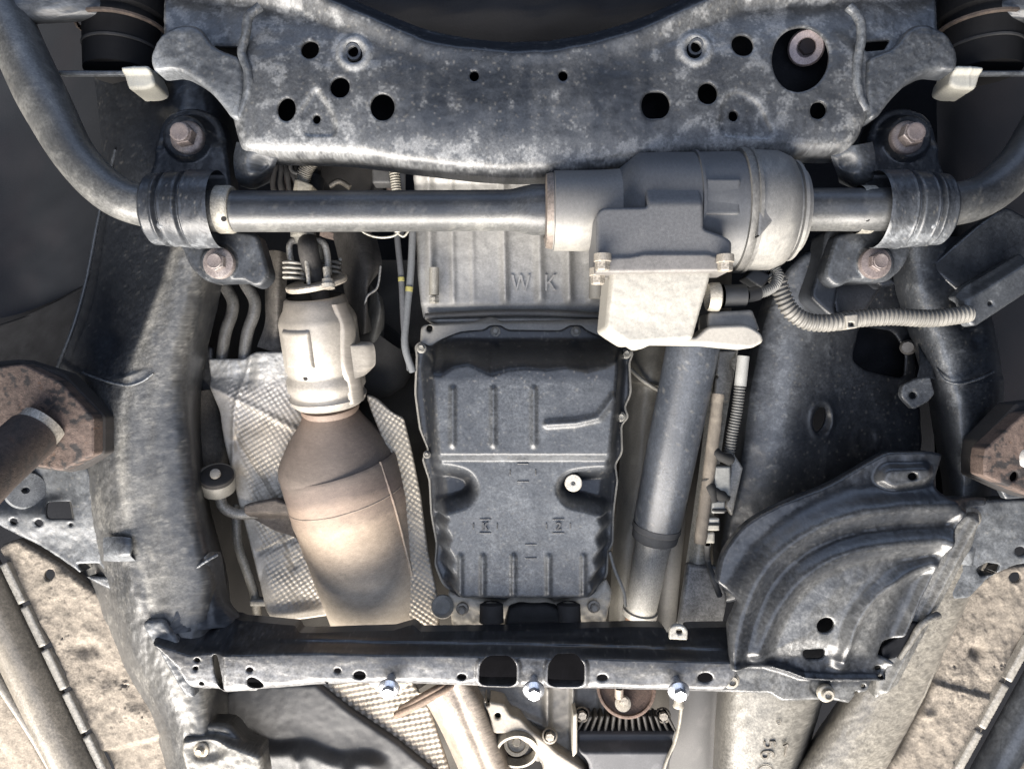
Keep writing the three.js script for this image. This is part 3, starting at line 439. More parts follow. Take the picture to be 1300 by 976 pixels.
for (const s of [0, 1]) { const X = (x) => s ? 1408 - x : x;
  const hornO = rc([[X(189), 72, 8], [X(200), 44, 14], [X(226), 27, 18], [X(250), 30, 16], [X(268), 58, 14], [X(304), 72, 6], [X(308), 110, 6], [X(303), 152, 6], [X(292), 148, 8], [X(276), 126, 14], [X(252), 102, 14], [X(222), 86, 12], [X(194), 90, 6]]);
  part('mounting_horn', stamped({ o: hornO, w: 0.062, depth: 0.03, edge: 5.5, cell: 1.8, h: (x, y, d) => 0.0012 * fbm(x / 16, y / 16, 4 + s) - 0.006 * ss(6, -20, y - 40) }), M.paint, grime({ amt: s ? 0.22 : 0.42, spots: 0.3, zone: (x, y) => s ? 0 : 0.6 * ss(216, 196, X(x)) + 0.35 * ss(6, 26, y - 0.9 * (x - 200) * 0.6 - 52) }));
  part('drain_lobe', loft([[[X(300), 180, 0.03], [X(322), 184, 0.045], [X(352), 188, 0.03]], [[X(296), 200, 0.03], [X(318), 206, 0.05], [X(352), 200, 0.03]], [[X(298), 222, 0.02], [X(320), 226, 0.03], [X(346), 216, 0.015]], [[X(304), 236, -0.01], [X(322), 240, -0.01], [X(342), 232, -0.02]]], { bump: (x, y) => { const q = Math.hypot((x - X(326)) / 18, (y - 205) / 13); return -0.022 * Math.exp(-q * q * 1.4); } }), M.paint, grime({ amt: 0.38, spots: 0.3 }));
}
part('recessed_bolt', [revolve(at(1024, 60, 0.0), at(1024, 60, 0.2), [[-0.02, 0.027], [0.004, 0.027], [0.008, 0.024], [0.008, 0.0145], [0.006, 0.013], [-0.012, 0.013], [-0.012, 0.0001]], 36)], M.steel, flat([0.5, 0.42, 0.42], 0.15));
part('bolt_socket', hex(at(1024, 60, 0.0004), new V3(0, 0, 1), 0.013, 0.006, 0.2), M.dull, flat([0.02, 0.016, 0.02]));

/* ================= stabilizer bar, its clamps and its motor unit ================= */
const bar = thing('stabilizer_bar', 'long thick black stabilizer bar curving from corner to corner below the crossmember', 'stabilizer bar', [650, 268, 0.03]);
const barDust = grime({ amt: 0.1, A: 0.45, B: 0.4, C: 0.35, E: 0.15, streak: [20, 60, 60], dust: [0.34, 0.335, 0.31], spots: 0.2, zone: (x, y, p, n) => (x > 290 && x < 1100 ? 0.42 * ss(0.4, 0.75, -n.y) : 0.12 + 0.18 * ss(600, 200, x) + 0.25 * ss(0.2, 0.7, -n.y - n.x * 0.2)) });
part('bar_tube', sweep([[-60, -120, -0.06], [-10, -20, -0.03], [24, 60, 0.0], [62, 140, 0.03], [100, 205, 0.045], [150, 250, 0.05], [210, 266, 0.045], [290, 268, 0.035], [450, 268, 0.03], [640, 267, 0.03], [700, 266, 0.03], [730, 266, 0.03]], (t) => t < 0.86 ? 25 + 5 * ss(0.42, 0.3, t) : mix(25, 31, ss(0.92, 0.955, t)), { seg: 32, n: 220 }), M.paint, barDust);
part('bar_tube', sweep([[1000, 266, 0.03], [1060, 266, 0.035], [1110, 266, 0.045], [1190, 262, 0.045], [1244, 250, 0.035], [1290, 214, 0.02], [1330, 150, 0.0], [1380, 60, -0.03]], () => 26, { seg: 32, n: 120 }), M.paint, barDust);
const collarP = (x) => grime({ base: [0.2, 0.19, 0.17], dust: [0.5, 0.47, 0.4], amt: 0.75, A: 0.3 });
for (const [x0, x1] of [[278, 297], [1089, 1106]]) { const col = part('locking_collar', sweep([[x0, 266, 0.036], [x0 + (x1 - x0) * 0.05, 266, 0.036], [x1, 266, 0.036]], (t) => 29 - 2 * ss(0.86, 1, t) * (x0 < 600 ? 1 : 0), { seg: 32, n: 12 }), M.steel, collarP());
  for (const dy of [-9, 10]) part('pin_hole', revolve(at((x0 + x1) / 2 - 4 * Math.sign(600 - x0), 266 + dy * 1.2, 0.068 - Math.abs(dy) * 0.0003), at((x0 + x1) / 2 - 4 * Math.sign(600 - x0), 266 + dy * 1.2, 0.1), [[0, 0.0038], [0.0012, 0.0034], [0.0012, 0.0001]], 16), M.dull, col, flat([0.015, 0.014, 0.013])); }
// clamps
function clamp_(s, label) { const X = (x) => s ? 1386 - x + 3 : x;
  const t = thing('stabilizer_clamp', label, 'clamp', [X(235), 265, 0.04], 'clamps holding the stabilizer bar');
  part('back_plate', stamped({ o: rc([[X(192), 168, 20], [X(205), 140, 20], [X(240), 130, 24], [X(272), 142, 20], [X(286), 190, 14], [X(292), 235, 6], [X(300), 292, 6], [X(326), 296, 8], [X(342), 350, 10], [X(326), 366, 10], [X(308), 356, 6], [X(262), 358, 8], [X(240), 340, 12], [X(228), 310, 10], [X(188), 290, 20], [X(184), 230, 12], [X(196), 200, 10]]), w: 0.005, depth: 0.03, edge: 5, cell: 2.2,
    h: (x, y) => { const q = Math.hypot(x - X(238), y - 176); const g = Math.hypot(x - X(278), y - 334); return 0.012 * ss(30, 26, q) - 0.012 * ss(52, 44, q) * ss(30, 34, q) * ss(190, 170, y) + 0.008 * ss(24, 20, g) + 0.001 * fbm(x / 20, y / 20, 2); } }), M.paint, grime({ amt: 0.2, A: 0.5, spots: 0.3, zone: (x, y) => 0.1 * ss(300, 330, y) - 0.14 * ss(240, 210, y) }));
  part('clamp_strap', loft([...Array(45).keys()].map((i) => { const u = i / 44, x = mix(192, 280, u), g = (c, s) => Math.exp(-(((u - c) / s) ** 2)), R = 0.052 + 0.005 * ss(0.1, 0.7, u) - 0.0065 * g(0.27, 0.028) - 0.0065 * g(0.58, 0.03) + 0.002 * g(0.31, 0.02) + 0.002 * g(0.62, 0.02) + 0.002 * g(0.22, 0.02) - 0.006 * ss(0.05, 0, u) - 0.001 * ss(0.96, 1, u);
    return [...Array(13).keys()].map(j => { const a = -0.25 + j / 12 * (Math.PI + 0.5), p = at(X(x), 266, 0.03); return new V3(p.x, p.y + Math.cos(a) * R, 0.03 + Math.sin(a) * R); }); }), { nu: 5, nv: 2, bump: (x, y) => 0.0005 * fbm(x / 9, y / 14, 3) }), M.paint,
    grime({ amt: 0.08, A: 0.5, B: 0.4, C: 0.8, patch: 0.8, spots: 0.3, zone: (x, y) => 0.45 * ss(276, 306, y) }));
  for (const [x, y] of [[205, 286], [246, 288]]) part('rivet', revolve(at(X(x), y, 0.0655), at(X(x), y - 14, 0.1), [[0, 0.007], [0.005, 0.0065], [0.008, 0.004], [0.0085, 0.0001]], 18), M.paint, grime({ amt: 0.7 }));
  const bp = grime({ base: [0.17, 0.135, 0.13], dust: [0.36, 0.32, 0.3], amt: s ? 0.36 : 0.5, patch: 0.9, C: 0.9 });
  part('bolt', boltGeo(X(238), 175, 0.02, { F: 21, H: 14.5, hh: 0.02, dish: 0.3, turn: 0.2 }), M.steel, bp, 'upper bolt with wide flange');
  part('bolt', boltGeo(X(278), 334, 0.015, { F: 20, H: 12, hh: 0.013, dish: 0.3, turn: 0.5 }), M.steel, bp, 'lower bolt with wide flange');
}
clamp_(0, 'black ribbed clamp with two bolts holding the bar left of the connector');
clamp_(1, 'black ribbed clamp with two bolts holding the bar right of the motor unit');

const mot = thing('disconnect_motor', 'grey finned motor unit with cream cover fitted round the stabilizer bar', 'motor unit', [830, 270, 0.03]);
const motorDustLit = grime({ base: [0.075, 0.08, 0.09], dust: [0.4, 0.39, 0.36], amt: 0.14, A: 0.2, B: 0.15, C: 0.2, E: 0.1, zone: (x, y, p, n) => 0.4 * ss(0.4, 0.85, -n.y) });  // thin dust, plus rear-facing sides painted paler as if lit
const m0 = at(692, 268, 0.03), m1 = at(1040, 268, 0.03), mx = (x) => at(x, 268, 0.03).x - m0.x;
part('end_cup', revolve(m0, m1, [[0, 0.038], [0.001, 0.05], [mx(694), 0.052], [mx(702), 0.055], [mx(703), 0.058], [mx(760), 0.059], [mx(790), 0.061]], 56), M.alum, grime({ base: [0.1, 0.1, 0.105], dust: [0.42, 0.405, 0.36], amt: 0.28, A: 0.2, B: 0.15, C: 0.2, E: 0.1, zone: (x, y, p, n) => 0.4 * ss(0.2, 0.75, -n.y) }));  // rear-facing side painted paler to look lit
part('parting_line', revolve(m0, m1, [[mx(874), 0.084], [mx(875), 0.0875], [mx(878), 0.0875], [mx(879), 0.084]], 64), M.alum, motorDustLit);
part('seal_lip', revolve(m0, m1, [[-0.001, 0.04], [0.001, 0.0535], [0.006, 0.055], [0.0105, 0.0555], [0.0105, 0.05]], 56), M.steel, flat([0.24, 0.2, 0.17], 0.2));
part('gear_housing', [revolve(m0, m1, [[mx(772), 0.05], [mx(790), 0.066], [mx(808), 0.083], [mx(932), 0.085], [mx(936), 0.078]], 64)], M.alum, motorDustLit);
part('clamp_ring', revolve(m0, m1, [[mx(930), 0.08], [mx(931), 0.09], [mx(937), 0.091], [mx(940), 0.0893], [mx(941), 0.0912], [mx(945), 0.0912], [mx(946), 0.087]], 64), M.steel, grime({ base: [0.12, 0.12, 0.12], dust: [0.4, 0.38, 0.33], amt: 0.35, A: 0.2 }));
part('end_bell', revolve(m0, m1, [[mx(946), 0.087], [mx(951), 0.0875], [mx(978), 0.0865], [mx(992), 0.08], [mx(994), 0.076], [mx(996), 0.068], [mx(999), 0.068], [mx(1000), 0.073], [mx(1004), 0.073], [mx(1006), 0.064], [mx(1012), 0.062], [mx(1014), 0.055], [mx(1015), 0.034]], 64), M.alum, grime({ base: [0.11, 0.112, 0.116], dust: [0.4, 0.385, 0.345], amt: 0.32, A: 0.2, zone: (x, y, p, n) => 0.35 * ss(0.2, 0.75, -n.y) }));  // lit rear-facing side is put into the colour here too
// faceted cast blocks standing on the gear housing
const block = (name, o, w, d, e, p, h) => part(name, stamped({ o: rc(o, 5), w, depth: d, edge: e, cell: 2, h }), M.alum, mot, p || motorDustLit);
block('motor_block', [[757, 272, 10], [764, 263, 6], [822, 262, 4], [822, 228, 4], [893, 226, 4], [894, 290, 4], [920, 299, 10], [930, 306], [929, 338], [757, 338]], 0.128, 0.09, 4, grime({ base: [0.11, 0.112, 0.118], dust: [0.26, 0.255, 0.245], amt: 0.25, A: 0.2, B: 0.12, C: 0.2, E: 0.1 }), (x, y) => -0.02 * ss(262, 226, y));
part('cast_flat', stamped({ o: rc([[898, 226], [941, 226], [940, 272], [892, 272]], 4), w: 0.114, depth: 0.03, edge: 2, cell: 2 }), M.alum, mot, motorDustLit);
part('cast_flat', stamped({ o: rc([[968, 228, 4], [990, 248, 10], [994, 268, 10], [963, 302, 4]], 4), w: 0.1195, depth: 0.03, edge: 2, cell: 2, h: (x, y) => -0.0004 * (x - 963) }), M.alum, mot, flat([0.19, 0.19, 0.19], 0.1));
part('joint_flange', stamped({ o: rc([[758, 327], [800, 325], [820, 321], [900, 321], [910, 325], [930, 326], [929, 344], [756, 346]], 4), w: 0.132, depth: 0.06, edge: 3, cell: 2 }), M.alum, mot, flat([0.2, 0.19, 0.18], 0.12));
part('cover_box', stamped({ o: rc([[776, 340, 3], [905, 340, 3], [884, 424, 10], [882, 430], [800, 436, 5], [778, 422, 6], [770, 416, 4]], 5), w: 0.115, depth: 0.09, edge: 5, cell: 2, h: (x, y) => -0.012 * ss(345, 430, y) - 0.02 * ss(0, 14, 782 - x + (y - 340) * -0.1) + 0.0006 * fbm(x / 14, y / 14, 2) }), M.alum, mot, grime({ base: [0.36, 0.345, 0.31], dust: [0.52, 0.495, 0.435], amt: 0.6, A: 0.3, B: 0.2, C: 0.1, E: 0.1 }), 'cream coloured cover');
part('cover_flange', stamped({ o: rc([[796, 430, 6], [812, 424, 3], [884, 428, 3], [900, 414, 6], [950, 412, 12], [968, 424, 10], [970, 434, 6], [955, 442, 5], [928, 440, 5], [900, 437, 6], [830, 436, 5], [812, 444, 8], [802, 438, 4]]), w: 0.075, depth: 0.05, edge: 3, cell: 1.6 }), M.alum, mot, grime({ base: [0.34, 0.32, 0.28], dust: [0.6, 0.56, 0.49], amt: 0.7, A: 0.25 }));
part('cover_shelf', stamped({ o: rc([[900, 396], [956, 393], [966, 420], [898, 424]], 4), w: 0.06, depth: 0.05, edge: 3, cell: 2 }), M.alum, mot, flat([0.24, 0.23, 0.21], 0.15));
for (const [x, y, w] of [[765, 334, 0.138], [921, 335, 0.138], [759, 352, 0.1]]) part('bolt', [revolve(at(x, y - 6, w), at(x, y + 20, w), [[-0.006, 0.0115], [0, 0.0118], [0.004, 0.0118], [0.005, 0.01]], 24), hex(at(x, y - 3, w), new V3(0, -1, 0), 0.0098, 0.013)], M.steel, mot, flat([0.42, 0.38, 0.32], 0.15));
part('cable_socket', [revolve(at(898, 377, 0.06), at(960, 377, 0.06), [[0, 0.019], [0.006, 0.021], [0.016, 0.021], [0.018, 0.018]], 32)], M.steel, mot, flat([0.5, 0.46, 0.38], 0.15));

/* ================= transmission ================= */
const alumP = (amt = 0.4, base = [0.2, 0.195, 0.185], dust = [0.44, 0.42, 0.37]) => grime({ base, dust, amt, A: 0.35, B: 0.25, C: 0.25, E: 0.25, streak: [50, 8, 8] });
const trans = thing('transmission_case', 'ribbed grey aluminium transmission case lettered W K above the oil pan', 'transmission', [650, 310, -0.13]);
const caseRib = [[547, 5, .012], [575, 3, .006], [600, 3, .003], [640, 4, .012], [684, 5, .012], [720, 5, .014], [748, 6, .008]];
const caseMesh = part('case', stamped({ o: rc([[524, 190], [800, 190], [800, 400], [770, 408], [560, 412], [536, 404], [530, 350]], 5), w: -0.13, depth: 0.1, edge: 6, cell: 2.2, h: (x, y) => { let z = 0.012 * Math.cos((x - 650) / 130); for (const [X, s, a] of caseRib) { const xx = X + (y - 300) * 0.02; z += a * Math.exp(-(((x - xx) / s) ** 2)) * ss(392, 376, y); }
  z -= 0.014 * ss(384, 398, y) * ss(405, 402, y); z += 0.01 * ss(236, 226, y); z += 0.0008 * fbm(x / 10, y / 14, 2); return z; } }), M.alum, alumP(0.5, [0.3, 0.295, 0.285], [0.58, 0.57, 0.54]));
part('lettering', [text('W', 661, 359, -0.1175, 20, 0.0026, 0, fontReg), text('K', 699, 359, -0.1175, 20, 0.0026, 0, fontReg)], M.alum, caseMesh, alumP(0.5, [0.3, 0.295, 0.285], [0.58, 0.57, 0.54]), 'raised letters W K');
part('pan_rail', stamped({ o: rc([[534, 412, 8], [600, 408, 4], [624, 400, 8], [636, 408, 4], [760, 404], [800, 420, 8], [802, 452, 6], [770, 470], [560, 470], [532, 452, 6]], 4), holes: [[545, 417, 4, 4.5]], w: -0.1, depth: 0.06, edge: 3, cell: 1.8, h: (x, y) => -0.006 * ss(412, 402, y) }), M.alum, alumP(0.35));
part('cross_lip', sweep([[540, 402, -0.122], [620, 398, -0.118], [700, 398, -0.118], [770, 402, -0.122]], 5, { seg: 12 }), M.alum, alumP(0.15, [0.09, 0.085, 0.08]));
part('bolt', [revolve(at(551, 340, -0.1), at(551, 390, -0.1), [[0, 0.008], [0.045, 0.0085], [0.045, 0.0001]], 20), hex(at(551, 378, -0.1), new V3(0, -1, 0), 0.0085, 0.009)], M.steel, flat([0.4, 0.38, 0.33]));
part('dowel_boss', revolve(at(757, 352, -0.1), at(757, 400, -0.1), [[0, 0.012], [0.035, 0.012], [0.036, 0.008], [0.036, 0.0001]], 24), M.alum, alumP(0.4));
part('casting_web', loft([[[700, 205, -0.1], [745, 198, -0.07], [790, 192, -0.07]], [[705, 216, -0.1], [748, 214, -0.075], [790, 212, -0.07]]]), M.alum, alumP(0.6, [0.3, 0.27, 0.22]));

const pan = thing('oil_pan', 'black pressed transmission oil pan with ribs and a pale drain plug in the centre', 'oil pan', [660, 590, -0.06]);
const panO = rc([[530, 452, 3], [528, 440, 5], [536, 434, 5], [546, 440, 4], [560, 430, 10], [584, 420, 10], [614, 418, 5], [622, 412, 5], [636, 412, 5], [644, 418, 5], [712, 419, 5], [724, 412, 5], [738, 412, 5], [746, 419, 5], [772, 430, 10], [786, 440, 5], [796, 440, 6], [803, 450, 5], [798, 460, 5], [800, 500, 6], [792, 518, 4], [797, 530, 5], [788, 540, 5], [789, 575, 6], [780, 590, 4], [783, 610], [778, 650, 5], [777, 690, 6], [771, 700], [770, 730, 8], [755, 752, 10], [735, 757, 10], [705, 760, 5], [690, 756, 5], [660, 757], [640, 762, 5], [610, 758, 10], [580, 754, 10], [563, 742, 10], [553, 716, 6], [555, 690], [548, 650, 6], [546, 610], [537, 582, 5], [545, 572, 4], [534, 545, 5], [528, 500, 6]]);
const pTop = at1([[530, 474], [548, 480], [566, 482], [580, 471], [598, 467], [612, 474], [626, 481], [645, 474], [665, 472], [690, 474], [715, 471], [740, 476], [762, 470], [785, 456], [800, 450]]);
const pL = at1([[420, 538], [470, 533], [575, 543], [650, 550], [700, 556], [760, 568]]), pR = at1([[420, 794], [470, 796], [520, 792], [575, 786], [650, 778], [700, 773], [760, 762]]);
const ribA = line([[692, 535], [726, 533], [752, 527], [770, 503]]), pocketL = rc([[530, 590], [574, 588], [600, 596], [608, 616], [598, 632], [566, 642], [530, 640]], 14), pocketR = rc([[704, 612], [716, 596], [740, 592], [790, 590], [790, 652], [756, 642], [714, 632]], 14), sPL = sdf(pocketL), sPR = sdf(pocketR);
const scal = (y) => (y > 648 && y < 748) ? 0.5 - 0.5 * Math.cos((y - 648) / 25 * Math.PI * 2) : 0.7;
const shell = part('pan_shell', stamped({ o: panO, w: -0.098, depth: 0.008, edge: 2, cell: 1.9, h: (x, y, d) => {
  const sideW = 22; const a = ss(0, 1, (y - 428) / (pTop(x) - 428)), l = ss(0, 1, (x - pL(y) - 4.5 * (1 - scal(y))) / sideW), r = ss(0, 1, (pR(y) - x - 4.5 * (1 - scal(y))) / sideW), b = ss(0, 1, (758 - y) / 15);
  const level = mix(0.082, 0.064, ss(570, 581, y)); let z = level * a * l * r * b;
  z *= (1 - 0.78 * ss(-6, 15, sPL(x, y))) * (1 - 0.8 * ss(-6, 16, sPR(x, y))) * (1 - 0.5 * ss(-4, 16, sdfNotch(x, y)));
  const on = a * l * r * b; for (const X of [580, 628, 676]) z += 0.005 * Math.exp(-(((x - X) / 3.2) ** 2)) * ss(488, 494, y) * ss(566, 558, y);
  for (const X of [588, 615, 652, 694, 736]) z += 0.005 * Math.exp(-(((x - X) / 2.8) ** 2)) * ss(690, 695, y) * ss(746, 738, y) * on;
  z += 0.007 * Math.exp(-((ribA(x, y) / 4) ** 2)) + 0.0008 * fbm(x / 30, y / 30, 4) * on; return z; } }), M.paint,
  grime({ patch: 0.35, base: [0.013, 0.016, 0.022], amt: 0.2, A: 0.3, B: 0.3, C: 0.5, E: 0.2, streak: [60, 9, 20], spots: 0.3, zone: (x, y) => { const q = ss(472, 490, y) * ss(545, 560, x) * ss(790, 770, x); return 0.14 * q - 0.2 * (1 - q) + 0.14 * ss(580, 600, y) * q - 0.4 * Math.max(ss(0, 10, sPL(x, y)), ss(0, 10, sPR(x, y))); } }));  // slopes and pockets painted darker, standing in for shade
part('gasket_edge', stamped({ o: panO.map(([x, y]) => [660 + (x - 660) * 1.018, 588 + (y - 588) * 1.01]), w: -0.108, depth: 0.006, edge: 1, cell: 3 }), M.alum, alumP(0.5, [0.2, 0.19, 0.17]));
for (const [x, y] of [[535, 442], [629, 421], [731, 421], [795, 449], [788, 529]]) { part('bolt', boltGeo(x, y, -0.097, { F: 6.5, H: 4.6, hh: 0.006, turn: x }), M.steel, flat([0.3, 0.29, 0.26], 0.2)); }
part('bolt', boltGeo(542, 577, -0.094, { F: 5, H: 3.6, hh: 0.005 }), M.steel, flat([0.22, 0.21, 0.19], 0.2));
part('drain_plug', [revolve(at(728, 613, -0.046), at(728, 613, 0.2), [[-0.045, 0.0138], [0.004, 0.0138], [0.006, 0.0128], [0.006, 0.0045], [0.0045, 0.004], [0.0045, 0.003], [-0.003, 0.003], [-0.003, 0.0001]], 32)], M.steel, flat([0.72, 0.68, 0.6], 0.06), 'round pale drain plug');
const mark = (x0, y0, x1, y1, w) => stamped({ o: rect(x0, y0, x1, y1, 1), w, depth: 0.003, edge: 0.8, cell: 0.8 });
for (const [cx, cy, hgt, s, side] of [[664, 600, 11, '', 16], [616, 668, 8.5, 'K', 15], [709, 668, 8.5, '2', 15], [674, 700, 8.5, '', 0]]) {
  const w = -0.0322, gs = [mark(cx - 7.5, cy - hgt - 1, cx + 7.5, cy - hgt + 0.6, w), mark(cx - 7.5, cy + hgt - 0.6, cx + 7.5, cy + hgt + 1, w)];
  if (side) gs.push(mark(cx - side - 1, cy - 4, cx - side + 0.6, cy + 4, w), mark(cx + side - 0.6, cy - 4, cx + side + 1, cy + 4, w));
  if (s) gs.push(text(s, cx, cy, w - 0.0008, 10, 0.0016));
  part('embossed_mark', gs, M.paint, shell, grime({ amt: 0.35, A: 0.2, dust: [0.36, 0.35, 0.33] })); }

/* mount under the rear of the pan */
const tm = thing('transmission_mount', 'cream cast mount with two dark bushings between the oil pan and the rear crossmember', 'mount', [675, 778, -0.1]);
part('mount_bracket', stamped({ o: rc([[568, 752], [600, 758], [640, 766], [650, 756], [690, 754], [705, 766], [752, 752], [770, 735], [778, 752], [768, 800], [574, 800]], 5), w: -0.09, depth: 0.08, edge: 5, cell: 2, h: (x, y) => 0.02 * Math.exp(-(((x - 677) / 26) ** 2 + ((y - 764) / 9) ** 2)) + 0.002 * fbm(x / 12, y / 12, 3) - 0.03 * Math.exp(-(((x - 677) / 36) ** 2 + ((y - 790) / 12) ** 2)) }), M.alum, alumP(0.6, [0.36, 0.33, 0.28], [0.62, 0.57, 0.48]));
for (const [x, l] of [[624, -1], [722, 1]]) part('bushing', revolve(at(x, 764, -0.075), at(x, 800, -0.07), [[0, 0.012], [0.004, 0.019], [0.032, 0.02], [0.034, 0.016], [0.034, 0.0001]], 30), M.dull, flat([0.045, 0.042, 0.04], 0.2));
part('mount_cover', stamped({ o: rc([[646, 774], [660, 768], [694, 768], [708, 774], [714, 800], [640, 800]], 4), w: -0.06, depth: 0.04, edge: 4, cell: 1.8 }), M.dull, flat([0.02, 0.02, 0.021], 0.3));
for (const [x, y] of [[587, 773], [754, 770]]) part('bolt', boltGeo(x, y, -0.08, { F: 8, H: 5.5, hh: 0.007 }), M.steel, flat([0.42, 0.38, 0.32], 0.15));
part('side_boss', revolve(at(562, 770, -0.1), at(562, 770, 0.1), [[-0.02, 0.02], [0.02, 0.018], [0.024, 0.012], [0.018, 0.0001]], 26), M.alum, alumP(0.5));
part('brace', sweep([[774, 700, -0.1], [780, 722, -0.1], [792, 752, -0.1], [794, 770, -0.1]], 2.4, { seg: 8 }), M.alum, alumP(0.5));

/* ================= exhaust ================= */
const exh = thing('catalytic_converter', 'tan heat-stained catalytic converter with stepped neck left of the oil pan', 'catalytic converter', [450, 640, -0.09]);
const e0 = at(399, 376, -0.035), eN = at(418, 512, -0.085), eC = at(429, 586, -0.12), eE = at(508, 848, -0.21);
const heat = (cols, v = 0.12) => { const s = (paintSeed += 3.3); return (p) => { const [x, y] = PX(p), t = clamp(cols.length * 0.9999 * 0), q = cols; let c = q[0][1]; for (let i = 1; i < q.length; i++) { const f = ss(q[i - 1][0], q[i][0], y + 0.18 * (x - 430) + 7 * fbm(p.x * 20, p.y * 20, s)); c = lerp3(c, q[i][1], f); }
  const a = 1 + v * fbm(p.x * 30 + s, p.y * 30, p.z * 30) + 0.1 * nz(p.x * 90, p.y * 90, p.z * 90 + s); return c.map(k => k * a); }; };
const shieldP = heat([[360, [0.36, 0.32, 0.27]], [440, [0.4, 0.37, 0.325]], [520, [0.36, 0.335, 0.3]]]);
const pr = (list, len, k) => list.map(([t, r]) => [t * len, r * k]);
{ const L = e0.distanceTo(eN), k = S;
  part('pipe_cover', revolve(e0, eN, pr([[0, 34], [0.02, 38], [0.1, 41], [0.17, 47], [0.22, 49], [0.64, 49], [0.67, 47], [0.7, 47], [0.74, 50], [0.83, 50], [0.86, 47], [0.89, 47], [0.92, 50], [0.97, 47], [1, 42], [1, 36]], L, k * 1.04), 64), M.foil, shieldP);
  const dr = eN.clone().sub(e0).normalize(), nr = new V3(0, 0, 1).addScaledVector(dr, -dr.z).normalize(), tg = nr.clone().cross(dr).multiplyScalar(-1);
  const on = (t, a, r) => e0.clone().addScaledVector(dr, t * L).addScaledVector(nr, Math.cos(a) * r).addScaledVector(tg, Math.sin(a) * r), R0 = 49 * k * 1.04, sg = tg.x > 0 ? 1 : -1;
  part('cover_panel', loft([[0.22, -0.004], [0.25, 0.004], [0.3, 0.0055], [0.42, 0.0055], [0.52, 0.0055], [0.56, 0.004], [0.58, -0.004]].map(([t, h]) => [-0.84, -0.78, -0.68, -0.4, -0.1, 0.0, 0.05].map((a, i) => on(t, a * sg, R0 + (i === 0 || i === 6 ? -0.004 : i === 1 || i === 5 ? Math.min(h, 0.003) : h)))), { nu: 5, nv: 5 }), M.foil, shieldP);
  part('cover_seam', loft([0.05, 0.25, 0.42, 0.6, 0.75, 0.95].map((t, i) => [[0.72, -0.001], [0.82, 0.004], [1.0, 0.0055], [1.2, 0.004], [1.35, -0.002]].map(([a, h]) => on(t, (a + 0.06 * Math.sin(i * 1.7)) * sg, R0 * (t < 0.1 ? 0.86 : 1) + h)))), M.foil, heat([[360, [0.2, 0.175, 0.15]], [440, [0.34, 0.31, 0.27]]]));
  part('cover_tab', loft([[0.42, 0], [0.45, 1], [0.62, 1], [0.68, 0.6], [0.72, 0.2]].map(([t, f]) => [[0.95, 0.006], [1.1, 0.008 + 0.004 * f], [1.25, 0.008 + 0.012 * f], [1.4, 0.006 + 0.02 * f]].map(([a, h]) => on(t, a * sg, R0 + h)))), M.foil, shieldP);
  part('vent_hole', revolve(on(0.66, -0.28 * sg, R0 - 0.004), on(0.66, -0.28 * sg, R0 + 0.2), [[0, 0.004], [0.0035, 0.0036], [0.0035, 0.0001]], 14), M.dull, flat([0.012, 0.01, 0.01])); }
const brown = heat([[500, [0.2, 0.135, 0.1]], [550, [0.19, 0.15, 0.125]], [600, [0.165, 0.135, 0.115]], [630, [0.2, 0.155, 0.13]], [645, [0.38, 0.29, 0.225]], [690, [0.53, 0.42, 0.315]], [770, [0.5, 0.43, 0.345]]]);
